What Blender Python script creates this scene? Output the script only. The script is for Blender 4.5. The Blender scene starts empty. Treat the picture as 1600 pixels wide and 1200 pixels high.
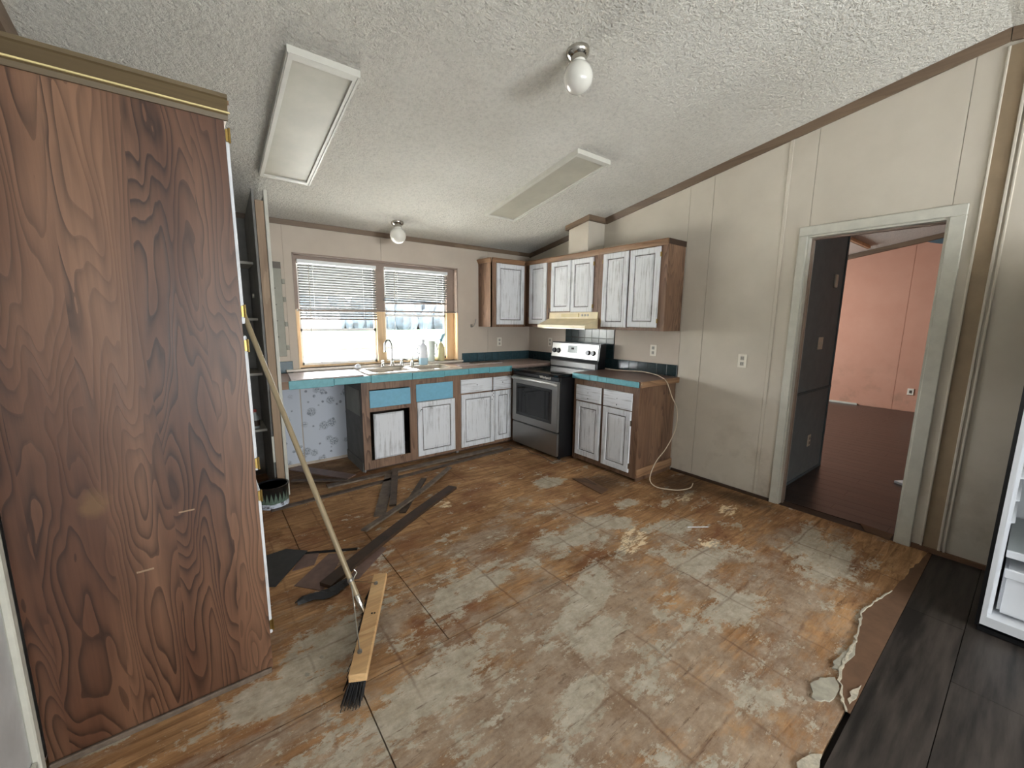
import bpy, math, random
from mathutils import Vector, Matrix
random.seed(7)
S = bpy.context.scene
COL = S.collection

# ------------------------------------------------------------------ camera
def rad(d): return d * math.pi / 180
yaw, pitch, roll, F_PX = rad(37.5215), rad(8.8916), rad(.6178), 635.3
fw = Vector((math.sin(yaw) * math.cos(pitch), math.cos(yaw) * math.cos(pitch), -math.sin(pitch)))
r0 = Vector((math.cos(yaw), -math.sin(yaw), 0)); u0 = r0.cross(fw)
rt = math.cos(roll) * r0 + math.sin(roll) * u0
up = -math.sin(roll) * r0 + math.cos(roll) * u0
cd = bpy.data.cameras.new('camera'); cam = bpy.data.objects.new('camera', cd); COL.objects.link(cam)
cam.matrix_world = Matrix(((rt.x, up.x, -fw.x, -3.6886), (rt.y, up.y, -fw.y, -4.4188), (rt.z, up.z, -fw.z, 1.4777), (0, 0, 0, 1)))
cd.sensor_fit = 'HORIZONTAL'; cd.sensor_width = 36; cd.lens = 36 * F_PX / 1600
cd.clip_start = .02; cd.clip_end = 500
S.camera = cam

# ------------------------------------------------------------------ exposure, sky and daylight
S.view_settings.view_transform = 'Standard'; S.view_settings.look = 'None'
S.view_settings.gamma = 1; S.view_settings.use_curve_mapping = False
S.view_settings.exposure = 1.05
W = bpy.data.worlds.new('sky'); S.world = W; W.use_nodes = True
wn = W.node_tree; wn.nodes.clear()
wo = wn.nodes.new('ShaderNodeOutputWorld'); wb = wn.nodes.new('ShaderNodeBackground')
sk = wn.nodes.new('ShaderNodeTexSky'); sk.sky_type = 'NISHITA'; sk.sun_disc = False
sk.sun_elevation = rad(50); sk.sun_rotation = rad(200)
hsv = wn.nodes.new('ShaderNodeHueSaturation'); hsv.inputs['Saturation'].default_value = .2
wn.links.new(sk.outputs[0], hsv.inputs['Color']); wn.links.new(hsv.outputs[0], wb.inputs[0])
wb.inputs[1].default_value = 3.8
wn.links.new(wb.outputs[0], wo.inputs[0])

sl_ = bpy.data.lights.new('sun', 'SUN'); sl_.energy = 32; sl_.angle = rad(.6); sl_.color = (1, .97, .92)
so = bpy.data.objects.new('sun', sl_); COL.objects.link(so); so.rotation_euler = (rad(48), 0, rad(12))
def area(name, loc, rot, sx, sy, power, col=(1, 1, 1), portal=False):
    l = bpy.data.lights.new(name, 'AREA'); l.shape = 'RECTANGLE'; l.size = sx; l.size_y = sy
    l.energy = power; l.color = col
    if portal: l.cycles.is_portal = True
    o = bpy.data.objects.new(name, l); COL.objects.link(o); o.location = loc; o.rotation_euler = rot
    return o
# kitchen window: sky light enters through a portal
area('window_portal', (-2.04, .30, 1.55), (rad(-90), 0, 0), 1.9, 1.2, 1, portal=True)
# added area lights for daylight from behind the photographer, before a solid wall
area('rear_daylight_right', (-1.2, -8.02, 1.55), (rad(108), 0, 0), 1.7, 1.15, 125, (.93, .975, 1))
area('rear_daylight_left', (-3.3, -8.02, 1.2), (rad(104), 0, 0), 1.3, 1.9, 54, (.93, .975, 1))
# window of the salmon room
area('salmon_room_daylight', (3.6, -.06, 1.5), (rad(-90), 0, 0), 2.2, 1.3, 66, (.95, .98, 1))

# ------------------------------------------------------------------ materials
def lin(v):
    v /= 255; return v / 12.92 if v <= .04045 else ((v + .055) / 1.055) ** 2.4
def c(r, g, b): return (lin(r), lin(g), lin(b), 1)
class N:
    def __init__(s, name, rough=.6, metal=0, spec=.5):
        s.m = bpy.data.materials.new(name); s.m.use_nodes = True; s.t = s.m.node_tree
        s.b = s.t.nodes['Principled BSDF']
        s.b.inputs['Roughness'].default_value = rough; s.b.inputs['Metallic'].default_value = metal
        s.b.inputs['Specular IOR Level'].default_value = spec
        g = s.t.nodes.new('ShaderNodeNewGeometry'); s.P = g.outputs['Position']
        o = s.t.nodes.new('ShaderNodeTexCoord'); s.O = o.outputs['Object']
    def link(s, a, b): s.t.links.new(a, b)
    def _in(s, sock, v):
        if hasattr(v, 'links') or isinstance(v, bpy.types.NodeSocket): s.link(v, sock)
        else: sock.default_value = v
    def scale(s, v, k, off=(0, 0, 0)):
        n = s.t.nodes.new('ShaderNodeMapping'); s.link(v, n.inputs[0]); n.inputs['Scale'].default_value = k; n.inputs['Location'].default_value = off
        return n.outputs[0]
    def noise(s, v, sc, det=3, ro=.5, dist=0):
        n = s.t.nodes.new('ShaderNodeTexNoise'); s.link(v, n.inputs['Vector']); n.inputs['Scale'].default_value = sc
        n.inputs['Detail'].default_value = det; n.inputs['Roughness'].default_value = ro; n.inputs['Distortion'].default_value = dist
        return n.outputs['Fac']
    def vor(s, v, sc, feat='F1'):
        n = s.t.nodes.new('ShaderNodeTexVoronoi'); n.feature = feat; s.link(v, n.inputs['Vector']); n.inputs['Scale'].default_value = sc
        return n.outputs['Distance']
    def ramp(s, f, *st):
        n = s.t.nodes.new('ShaderNodeValToRGB'); s.link(f, n.inputs[0]); e = n.color_ramp.elements
        while len(e) < len(st): e.new(.5)
        for k, (p, col) in enumerate(st):
            e[k].position = p; e[k].color = col if isinstance(col, tuple) else (col, col, col, 1)
        return n.outputs[0]
    def mix(s, f, a, b):
        n = s.t.nodes.new('ShaderNodeMix'); n.data_type = 'RGBA'; s._in(n.inputs[0], f); s._in(n.inputs[6], a); s._in(n.inputs[7], b)
        return n.outputs[2]
    def mul(s, f, a, b):
        n = s.t.nodes.new('ShaderNodeMix'); n.data_type = 'RGBA'; n.blend_type = 'MULTIPLY'; s._in(n.inputs[0], f); s._in(n.inputs[6], a); s._in(n.inputs[7], b)
        return n.outputs[2]
    def math(s, op, a, b=0.):
        n = s.t.nodes.new('ShaderNodeMath'); n.operation = op; s._in(n.inputs[0], a); s._in(n.inputs[1], b); return n.outputs[0]
    def sep(s, v):
        n = s.t.nodes.new('ShaderNodeSeparateXYZ'); s.link(v, n.inputs[0]); return n.outputs
    def col(s, v): s._in(s.b.inputs['Base Color'], v); return s
    def rough(s, v): s._in(s.b.inputs['Roughness'], v); return s
    def bump(s, h, st=.3, d=.01):
        n = s.t.nodes.new('ShaderNodeBump'); n.inputs['Strength'].default_value = st; n.inputs['Distance'].default_value = d
        s.link(h, n.inputs['Height']); s.link(n.outputs[0], s.b.inputs['Normal']); return s
    def blob(s, x, y, rx, ry, ang=0):
        # soft distance 0 at the centre, 1 on the ellipse, at a place on the floor
        m = s.t.nodes.new('ShaderNodeMapping'); m.vector_type = 'TEXTURE'; s.link(s.P, m.inputs[0])
        m.inputs['Location'].default_value = (x, y, 0); m.inputs['Rotation'].default_value = (0, 0, rad(ang)); m.inputs['Scale'].default_value = (rx, ry, 1)
        l = s.t.nodes.new('ShaderNodeVectorMath'); l.operation = 'LENGTH'; s.link(m.outputs[0], l.inputs[0]); return l.outputs['Value']
MAT = {}
def plain(name, col, rough=.6, metal=0, mott=.06, sc=9, spec=.5):
    n = N(name, rough, metal, spec)
    f = n.noise(n.P, sc, 4, .6)
    d = tuple(x * (1 - mott * 2.5) for x in col[:3]) + (1,)
    n.col(n.mix(n.ramp(f, (.35, 0.), (.7, 1.)), d, col)); MAT[name] = n.m; return n
def oak(name, dark, mid, light, axis='z', k=34, sc=2.2, rough=.45, fine=1., along=.13, depth=.8, dist=.25, strips=0):
    n = N(name, rough)
    a = {'x': (along, 1, 1), 'y': (1, along, 1), 'z': (1, 1, along)}[axis]
    a2 = {'x': (.03, 1, 1), 'y': (1, .03, 1), 'z': (1, 1, .03)}[axis]
    v = n.scale(n.P, a)
    if strips:      # veneer leaves side by side, each with its own figure
        xx = n.sep(n.P)[0]
        st_ = n.math('FLOOR', n.math('DIVIDE', n.math('ADD', xx, n.math('MULTIPLY', n.noise(n.P, 1.1, 1), .06)), strips))
        cb = n.t.nodes.new('ShaderNodeCombineXYZ'); n.link(n.math('MULTIPLY', st_, 3.7), cb.inputs[2]); n.link(n.math('MULTIPLY', st_, 1.3), cb.inputs[1])
        va = n.t.nodes.new('ShaderNodeVectorMath'); n.link(v, va.inputs[0]); n.link(cb.outputs[0], va.inputs[1]); v = va.outputs[0]
    f = n.noise(v, sc, 2.5, .45, dist)
    wig = n.noise(n.scale(n.P, tuple(q ** .55 for q in a)), 16, 3, .6)
    ph = n.math('ADD', n.math('MULTIPLY', f, k * 2), n.math('MULTIPLY', wig, 1.6))
    ring = n.ramp(n.math('FRACT', n.math('MULTIPLY', ph, .159)), (.0, .25), (.10, .0), (.24, .35), (.55, .8), (.97, 1.))
    fib = n.noise(n.scale(n.P, a2), 85 * fine, 3, .65)
    amt = n.ramp(n.noise(v, sc * .9, 2, .5), (.36, .35), (.6, 1.))
    big = n.noise(n.scale(n.P, a, (7, 3, 1)), 3.1, 3, .5)
    base = n.mix(n.ramp(big, (.38, 0.), (.62, 1.)), mid, light)
    cc = n.mix(n.math('MULTIPLY', n.math('MULTIPLY', n.math('SUBTRACT', 1., ring), amt), depth), base, dark)
    cc = n.mul(.5, cc, n.ramp(fib, (.3, .6), (.62, 1.)))
    n.col(cc).bump(ring, .10, .002); MAT[name] = n.m; return n

oak('panel_oak', c(38, 20, 11), c(88, 56, 39), c(132, 97, 73), 'z', 78, 6.0, .42, along=.16, dist=.35, depth=.85, strips=.165)
def stain(matname, x, z, rx, rz, colr):
    # old glue stain on the panel: a mark with its own ragged outline
    m_ = MAT[matname]; t_ = m_.node_tree; bs = t_.nodes['Principled BSDF']; src = bs.inputs['Base Color'].links[0].from_socket
    g_ = t_.nodes.new('ShaderNodeNewGeometry'); mp = t_.nodes.new('ShaderNodeMapping'); mp.vector_type = 'TEXTURE'; t_.links.new(g_.outputs['Position'], mp.inputs[0])
    mp.inputs['Location'].default_value = (x, -2.6, z); mp.inputs['Scale'].default_value = (rx, 1, rz)
    ln = t_.nodes.new('ShaderNodeVectorMath'); ln.operation = 'LENGTH'; t_.links.new(mp.outputs[0], ln.inputs[0])
    nz = t_.nodes.new('ShaderNodeTexNoise'); nz.inputs['Scale'].default_value = 22; t_.links.new(g_.outputs['Position'], nz.inputs['Vector'])
    ad = t_.nodes.new('ShaderNodeMath'); ad.operation = 'ADD'; t_.links.new(ln.outputs['Value'], ad.inputs[0]); t_.links.new(nz.outputs['Fac'], ad.inputs[1])
    rp = t_.nodes.new('ShaderNodeValToRGB'); rp.color_ramp.elements[0].position = .62; rp.color_ramp.elements[0].color = (.5, .5, .5, 1)
    rp.color_ramp.elements[1].position = 1.0; rp.color_ramp.elements[1].color = (0, 0, 0, 1); dv = t_.nodes.new('ShaderNodeMath'); dv.operation = 'MULTIPLY'; dv.inputs[1].default_value = .72
    t_.links.new(ad.outputs[0], dv.inputs[0]); t_.links.new(dv.outputs[0], rp.inputs[0])
    mx_ = t_.nodes.new('ShaderNodeMix'); mx_.data_type = 'RGBA'; t_.links.new(rp.outputs[0], mx_.inputs[0]); t_.links.new(src, mx_.inputs[6]); mx_.inputs[7].default_value = colr
    t_.links.new(mx_.outputs[2], bs.inputs['Base Color'])
stain('panel_oak', -4.007, 0.872, .052, .062, c(120, 92, 58))
oak('cabinet_oak', c(72, 48, 34), c(116, 86, 66), c(138, 108, 86), 'z', 44, 7, .5, depth=.8)
oak('cabinet_oak_y', c(100, 72, 50), c(140, 106, 76), c(156, 122, 90), 'y', 24, 4, .5)
oak('cabinet_oak_x', c(104, 74, 52), c(148, 112, 82), c(164, 128, 96), 'x', 24, 4, .5)
oak('crown_brown', c(66, 52, 34), c(104, 88, 62), c(116, 100, 74), 'x', 24, 4, .4)
oak('brown_trim_y', c(88, 70, 54), c(114, 94, 74), c(124, 104, 84), 'y', 14, 4, .5)
oak('brown_trim_x', c(88, 70, 54), c(118, 98, 80), c(128, 108, 88), 'x', 14, 4, .5)
oak('brown_trim_z', c(88, 70, 54), c(114, 94, 74), c(124, 104, 84), 'z', 14, 4, .5)
oak('orange_wood', c(206, 168, 124), c(224, 190, 146), c(232, 202, 160), 'z', 14, 4, .5)
oak('broom_wood', c(176, 132, 84), c(206, 166, 116), c(218, 182, 134), 'x', 14, 5, .55)
oak('raw_stud', c(128, 102, 78), c(154, 128, 102), c(166, 142, 116), 'z', 14, 5, .6)

def whitewash(name, axis):
    n = N(name, .6)
    a = {'x': (.05, 1, 1), 'y': (1, .05, 1), 'z': (1, 1, .05)}[axis]
    f = n.noise(n.scale(n.P, a), 55, 4, .65)
    g = n.noise(n.P, 6, 3, .6)
    s_ = n.ramp(n.math('ADD', f, n.math('MULTIPLY', g, .4)), (.46, 0.), (.68, 1.))
    cc = n.mix(s_, c(156, 156, 157), c(216, 218, 222))
    k = n.noise(n.scale(n.P, tuple(2.2 * q for q in a), (3, 3, 3)), 9, 4, .7)
    cc = n.mix(n.ramp(k, (.26, .8), (.33, 0.)), cc, c(110, 94, 78))
    n.col(cc).bump(f, .15, .002); MAT[name] = n.m
whitewash('whitewash_z', 'z'); whitewash('whitewash_x', 'x'); whitewash('whitewash_y', 'y')

def ceiling_mat():
    n = N('popcorn', .95, spec=.1)
    a = n.noise(n.P, 70, 3, .7); b = n.noise(n.P, 34, 2, .5)
    h = n.math('ADD', a, n.math('MULTIPLY', b, .8))
    f = n.noise(n.P, .9, 3, .5)
    cc = n.mix(n.ramp(f, (.35, 0.), (.7, 1.)), c(214, 210, 200), c(230, 227, 218))
    cc = n.mul(.5, cc, n.ramp(h, (.62, .7), (.98, 1.)))
    n.col(cc).bump(h, 1.0, .018); MAT['popcorn'] = n.m
ceiling_mat()
def wall_mat(name, a, b):
    n = N(name, .7, spec=.3)
    f = n.noise(n.P, 2.2, 4, .6); g = n.noise(n.P, 160, 2, .5)
    z = n.sep(n.P)[2]
    d = n.noise(n.P, 3.4, 5, .6)
    dirt = n.math('MULTIPLY', n.ramp(z, (.0, 1.), (.95, 0.)), n.ramp(d, (.5, 0.), (.72, .55)))
    cc = n.mix(n.ramp(f, (.3, 0.), (.7, 1.)), a, b)
    cc = n.mix(dirt, cc, c(120, 104, 84))
    n.col(cc).bump(g, .15, .003); MAT[name] = n.m
wall_mat('cream_wall', c(188, 180, 166), c(200, 192, 178))
wall_mat('tan_wall', c(184, 172, 158), c(196, 184, 170))
wall_mat('salmon_wall', c(192, 142, 120), c(198, 150, 128))
plain('groove_dark', c(122, 118, 114), .7, mott=.3, sc=30)
plain('white_wall', c(196, 196, 196), .7)
plain('white_paint', c(200, 198, 186), .5, mott=.05, sc=14)
plain('tan_strip', c(150, 130, 104), .6)
plain('teal_wall', c(84, 104, 114), .6)
plain('charcoal_wall', c(118, 132, 138), .6)
plain('closet_grey', c(128, 126, 122), .7, mott=.1)
plain('shelf_white', c(176, 172, 162), .6)
plain('turquoise', c(106, 172, 182), .45, mott=.07, sc=30)
plain('turquoise_flat', c(116, 176, 202), .5, mott=.04, sc=30)
plain('bisque', c(226, 210, 172), .35)
plain('bisque_light', c(206, 186, 132), .35)
plain('sink_cream', c(214, 204, 190), .25)
plain('black_enamel', c(20, 20, 22), .28)
plain('black_glass', c(16, 17, 19), .07)
plain('dark_glass', c(48, 50, 52), .12)
plain('steel', c(150, 148, 145), .33, .85, mott=.03, sc=4)
plain('steel_bright', c(214, 212, 206), .32, .55, mott=.02)
plain('chrome', c(200, 196, 188), .15, 1)
plain('brass', c(170, 142, 84), .35, 1)
plain('gilt', c(226, 208, 150), .35, .2)
plain('plate_white', c(226, 220, 206), .4, mott=.01)
plain('socket_dark', c(88, 80, 70), .5)
plain('panel_grey', c(150, 148, 134), .5)
plain('fridge_white', c(214, 216, 220), .35, mott=.01)
plain('fridge_grey', c(150, 156, 156), .3, mott=.02)
plain('mauve_board', c(118, 92, 82), .45, mott=.12, sc=20)
plain('charcoal_board', c(58, 57, 57), .5, mott=.1, sc=30)
plain('strip_brown', c(96, 78, 64), .65, mott=.22, sc=18)
plain('strip_grey', c(118, 102, 88), .65, mott=.22, sc=18)
plain('black_plastic', c(40, 40, 42), .55)
plain('hardboard', c(112, 82, 60), .8, mott=.1, sc=12)
plain('torn_white', c(206, 196, 176), .8, mott=.15, sc=60)
plain('chip_grey', c(176, 170, 154), .8, mott=.1, sc=40)
plain('gap_black', c(24, 18, 14), .9)
oak('vent_brown', c(50, 34, 22), c(96, 66, 42), c(112, 80, 54), 'y', 20, 6, .6)
plain('dark_wood', c(70, 50, 36), .6, mott=.2)
plain('handle_tan', c(152, 136, 108), .35, .15, mott=.06, sc=12)
plain('bristle', c(18, 18, 20), .6)
plain('wire_white', c(206, 190, 166), .4)
plain('countertop', c(172, 148, 138), .38, mott=.05, sc=30)
plain('laminate_light', c(196, 182, 180), .3, mott=.06, sc=12)
plain('vinyl_white', c(226, 228, 228), .4, mott=.01)
plain('tan_frame', c(146, 128, 116), .55)
plain('fixture_white', c(206, 204, 194), .4, mott=.03)
plain('diffuser', c(184, 180, 164), .45, mott=.06, sc=5)
plain('bottle_white', c(222, 224, 228), .35, mott=.02)
plain('liquid_blue', c(176, 206, 222), .25, mott=.03)
plain('cup_pale', c(200, 206, 196), .4)
plain('cup_yellow', c(206, 196, 150), .4)
plain('pale_blue', c(140, 180, 196), .4)
plain('cap_red', c(150, 60, 50), .4)
plain('lcd_grey', c(120, 128, 122), .25, mott=.03)
plain('blind_slat', c(100, 99, 97), .5, mott=.02)
plain('tile_dark', c(34, 50, 52), .16, mott=.12, sc=40)
plain('tile_blue', c(58, 84, 92), .22, mott=.1, sc=40)
plain('grout', c(84, 92, 90), .9)
plain('field_pale', c(226, 224, 212), .9, mott=.12, sc=.4)
plain('grass_pale', c(74, 98, 70), .9, mott=.2, sc=.6)
plain('leaf_far', c(34, 46, 54), .9, mott=.35, sc=.6)
plain('awning_teal', c(52, 62, 66), .7)
plain('deck_grey', c(150, 146, 140), .8)
n = N('opal_glass', .18); n.col(c(222, 220, 212)); n.b.inputs['Subsurface Weight'].default_value = .3
n.b.inputs['Subsurface Radius'].default_value = (.05, .05, .05); n.b.inputs['Coat Weight'].default_value = .5; MAT['opal_glass'] = n.m
# clear pane: mostly see-through with a weak reflection
n = N('window_glass', .02); n.b.inputs['Base Color'].default_value = (1, 1, 1, 1)
g = n.t.nodes.new('ShaderNodeBsdfTransparent'); gl = n.t.nodes.new('ShaderNodeBsdfGlossy'); gl.inputs['Roughness'].default_value = .02
mx = n.t.nodes.new('ShaderNodeMixShader'); mx.inputs[0].default_value = .05
n.link(g.outputs[0], mx.inputs[1]); n.link(gl.outputs[0], mx.inputs[2]); n.link(mx.outputs[0], n.t.nodes['Material Output'].inputs[0]); MAT['window_glass'] = n.m

def wallpaper():
    n = N('wallpaper', .75)
    w = n.scale(n.P, (1, 0, 1))
    big = n.vor(w, 7.5); small = n.vor(n.scale(w, (1, 1, 1), (3.3, 0, 1.7)), 12)
    fl = n.noise(w, 75, 3, .7)
    a = n.math('MULTIPLY', n.ramp(big, (.26, 1.), (.38, 0.)), n.ramp(fl, (.42, 0.), (.56, 1.)))
    b = n.math('MULTIPLY', n.ramp(small, (.14, 1.), (.2, 0.)), n.ramp(fl, (.38, 0.), (.48, 1.)))
    m = n.math('MINIMUM', n.math('ADD', a, b), 1.)
    n.col(n.mix(m, c(196, 202, 212), c(128, 134, 144))); MAT['wallpaper'] = n.m
wallpaper()

def subfloor():
    n = N('plywood', .8, spec=.25)
    v = n.scale(n.P, (.16, 1, 1))
    wob = n.noise(v, 3.2, 3, .55, .5)
    ring = n.ramp(n.math('FRACT', n.math('MULTIPLY', wob, 13.)), (0., 0.), (.2, .3), (.9, 1.), (1., .2))
    fib = n.noise(n.scale(n.P, (.09, 1, 1)), 42, 5, .75)
    fine = n.noise(n.scale(n.P, (.4, 1, 1)), 55, 5, .75)
    b1 = n.noise(n.P, 1.6, 5, .62)
    ply = n.mix(n.ramp(b1, (.36, 0.), (.64, 1.)), c(124, 90, 58), c(172, 134, 94))
    ply = n.mix(n.math('MULTIPLY', n.math('SUBTRACT', 1., ring), .5), ply, c(92, 60, 36))
    ply = n.mul(.75, ply, n.ramp(fib, (.34, .45), (.6, 1.)))
    st = n.noise(n.scale(n.P, (.5, 1, 1), (5, 2, 0)), 3.1, 7, .7)
    ply = n.mix(n.ramp(st, (.5, 0.), (.66, .75)), ply, c(98, 62, 42))
    st2 = n.noise(n.scale(n.P, (.6, 1, 1), (1, 7, 0)), 4.4, 6, .7)
    ply = n.mix(n.ramp(st2, (.56, 0.), (.66, .5)), ply, c(170, 138, 100))
    # torn brown-grey backing film, thin enough for the plywood grain to read through
    sm = n.noise(n.scale(n.P, (.5, 1, 1), (4, 1, 0)), 3.0, 9, .74)
    near = n.blob(-2.35, -3.4, 1.7, 1.2)
    sm = n.math('SUBTRACT', sm, n.math('MULTIPLY', n.math('SUBTRACT', near, .75), .16))
    grey = n.mix(n.ramp(n.noise(n.P, 9, 6, .7), (.35, 0.), (.65, 1.)), c(120, 102, 84), c(156, 142, 124))
    film = n.mul(.6, grey, n.ramp(fine, (.36, .6), (.62, 1.)))
    cc = n.mix(n.ramp(sm, (.46, 0.), (.56, .8)), ply, film)
    rag = n.math('MULTIPLY', n.math('SUBTRACT', n.noise(n.scale(n.P, (.55, 1, 1)), 8, 10, .82), .5), 4.2)
    m = None
    for x, y, rx, ry, a in ((-.62, -3.72, .50, .22, 15), (-1.42, -2.62, .30, .15, -30), (-1.75, -2.62, .34, .12, 10), (-3.35, -2.62, .34, .2, 20), (-3.1, -3.1, .5, .16, 10),
                         (-1.9, -2.55, .2, .1, 0), (-2.55, -2.62, .26, .14, 0), (-1.3, -3.25, .3, .16, 0), (-2.1, -3.1, .36, .14, 25),
                         (-2.3, -3.3, .22, .12, 0), (-2.78, -2.68, .2, .14, 40), (-1.05, -2.95, .3, .12, -20), (-1.22, -1.78, .22, .16, 0), (-1.0, -2.5, .14, .08, 0),
                         (-1.6, -3.6, .3, .14, 0), (-3.6, -2.75, .3, .12, 0), (-2.6, -3.5, .18, .1, 0)):
        d = n.math('SUBTRACT', 1., n.blob(x, y, rx, ry, a))
        m = d if m is None else n.math('MAXIMUM', m, d)
    free = n.noise(n.scale(n.P, (.6, 1, 1), (2, 2, 0)), 5.5, 10, .8)
    free = n.math('SUBTRACT', n.math('MULTIPLY', n.math('SUBTRACT', free, n.math('MULTIPLY', near, .035)), 9.), 4.55)
    mk = n.math('MAXIMUM', n.math('ADD', m, rag), free)
    pap = n.mix(n.ramp(n.noise(n.P, 13, 6, .7), (.35, 0.), (.65, 1.)), c(140, 130, 112), c(168, 161, 145))
    pap = n.mul(.4, pap, n.ramp(fine, (.36, .6), (.62, 1.)))
    msk = n.ramp(mk, (.24, 0.), (.36, .92))
    cc = n.mix(msk, cc, pap)
    edge = n.math('MULTIPLY', n.ramp(mk, (.2, 0.), (.28, 1.)), n.ramp(mk, (.29, 1.), (.36, 0.)))
    cc = n.mix(n.math('MULTIPLY', edge, .18), cc, c(200, 188, 162))
    fl = None
    for x, y, rx, ry, a in ((-1.45, -2.88, .30, .14, 20), (-.44, -3.05, .22, .1, 10), (-.5, -2.72, .2, .1, 0), (-2.25, -1.6, .1, .2, 30), (-1.05, -3.2, .12, .1, 0)):
        d = n.math('SUBTRACT', 1., n.blob(x, y, rx, ry, a)); fl = d if fl is None else n.math('MAXIMUM', fl, d)
    f2 = n.math('ADD', n.ramp(fl, (0., 0.), (.5, .3)), n.noise(n.scale(n.P, (.4, 1, 1)), 26, 5, .75))
    cc = n.mix(n.ramp(f2, (.76, 0.), (.84, .8)), cc, c(204, 188, 156))
    # dark splinters and gouges along the grain
    sp = n.noise(n.scale(n.P, (.13, 1, 1), (3, 8, 0)), 34, 6, .8)
    cc = n.mix(n.ramp(sp, (.585, 0.), (.66, .7)), cc, c(66, 44, 30))
    sp2 = n.noise(n.scale(n.P, (.2, 1, 1), (8, 1, 0)), 26, 6, .8)
    cc = n.mix(n.ramp(sp2, (.60, 0.), (.69, .6)), cc, c(168, 142, 108))
    cr = n.noise(n.P, 60, 2, .5)
    cc = n.mix(n.ramp(cr, (.70, 0.), (.76, .5)), cc, c(190, 174, 146))
    kn = n.noise(n.scale(n.P, (.7, 1, 1), (9, 9, 9)), 15, 4, .65)
    cc = n.mix(n.ramp(kn, (.64, 0.), (.76, .75)), cc, c(58, 36, 22))
    xyz = n.sep(n.P)
    wv = n.math('MULTIPLY', n.noise(n.P, 5, 3), .05)
    def lines(ax, off):
        f = n.math('FRACT', n.math('ADD', n.math('DIVIDE', n.math('ADD', xyz[ax], wv), .318), off))
        return n.ramp(n.math('ABSOLUTE', n.math('SUBTRACT', f, .5)), (.0, 1.), (.03, 0.))
    gr = n.math('MAXIMUM', lines(0, .2), lines(1, .6))
    gr = n.math('MULTIPLY', gr, n.ramp(n.noise(n.P, 2.3, 4), (.42, 0.), (.6, .6)))
    cc = n.mix(gr, cc, c(78, 50, 34))
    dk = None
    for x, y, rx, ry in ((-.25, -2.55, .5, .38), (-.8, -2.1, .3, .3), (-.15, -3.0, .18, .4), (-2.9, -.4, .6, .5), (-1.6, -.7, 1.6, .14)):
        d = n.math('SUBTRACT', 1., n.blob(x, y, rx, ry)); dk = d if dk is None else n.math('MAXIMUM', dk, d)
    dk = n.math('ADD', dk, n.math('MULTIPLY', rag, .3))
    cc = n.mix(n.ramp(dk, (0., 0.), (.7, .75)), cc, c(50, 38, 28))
    cc = n.mul(1., cc, (1.55, 1.55, 1.6, 1))
    h = n.math('ADD', n.math('MULTIPLY', msk, .6), n.math('MULTIPLY', fib, .7))
    n.col(cc).bump(n.math('ADD', h, n.math('MULTIPLY', cr, .4)), .5, .004)
    MAT['plywood'] = n.m
subfloor()
def planks(name, a, b, axis, rough=.45):
    n = N(name, rough)
    k = (.1, 1, 1) if axis == 'x' else (1, .1, 1)
    oi = n.t.nodes.new('ShaderNodeObjectInfo')
    f = n.noise(n.scale(n.P, k), 26, 4, .65); g = n.noise(n.scale(n.P, k), 7, 3, .6)
    cc = n.mix(n.ramp(n.math('ADD', n.math('MULTIPLY', f, .6), n.math('MULTIPLY', g, .4)), (.38, 0.), (.62, 1.)), a, b)
    cc = n.mul(1., cc, n.ramp(oi.outputs['Random'], (0., .72), (1., 1.)))
    n.col(cc).bump(f, .12, .002); MAT[name] = n.m
planks('vinyl_dark', c(24, 21, 20), c(76, 68, 63), 'x')
planks('laminate_brown', c(17, 11, 9), c(56, 42, 35), 'y', .3)

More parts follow.
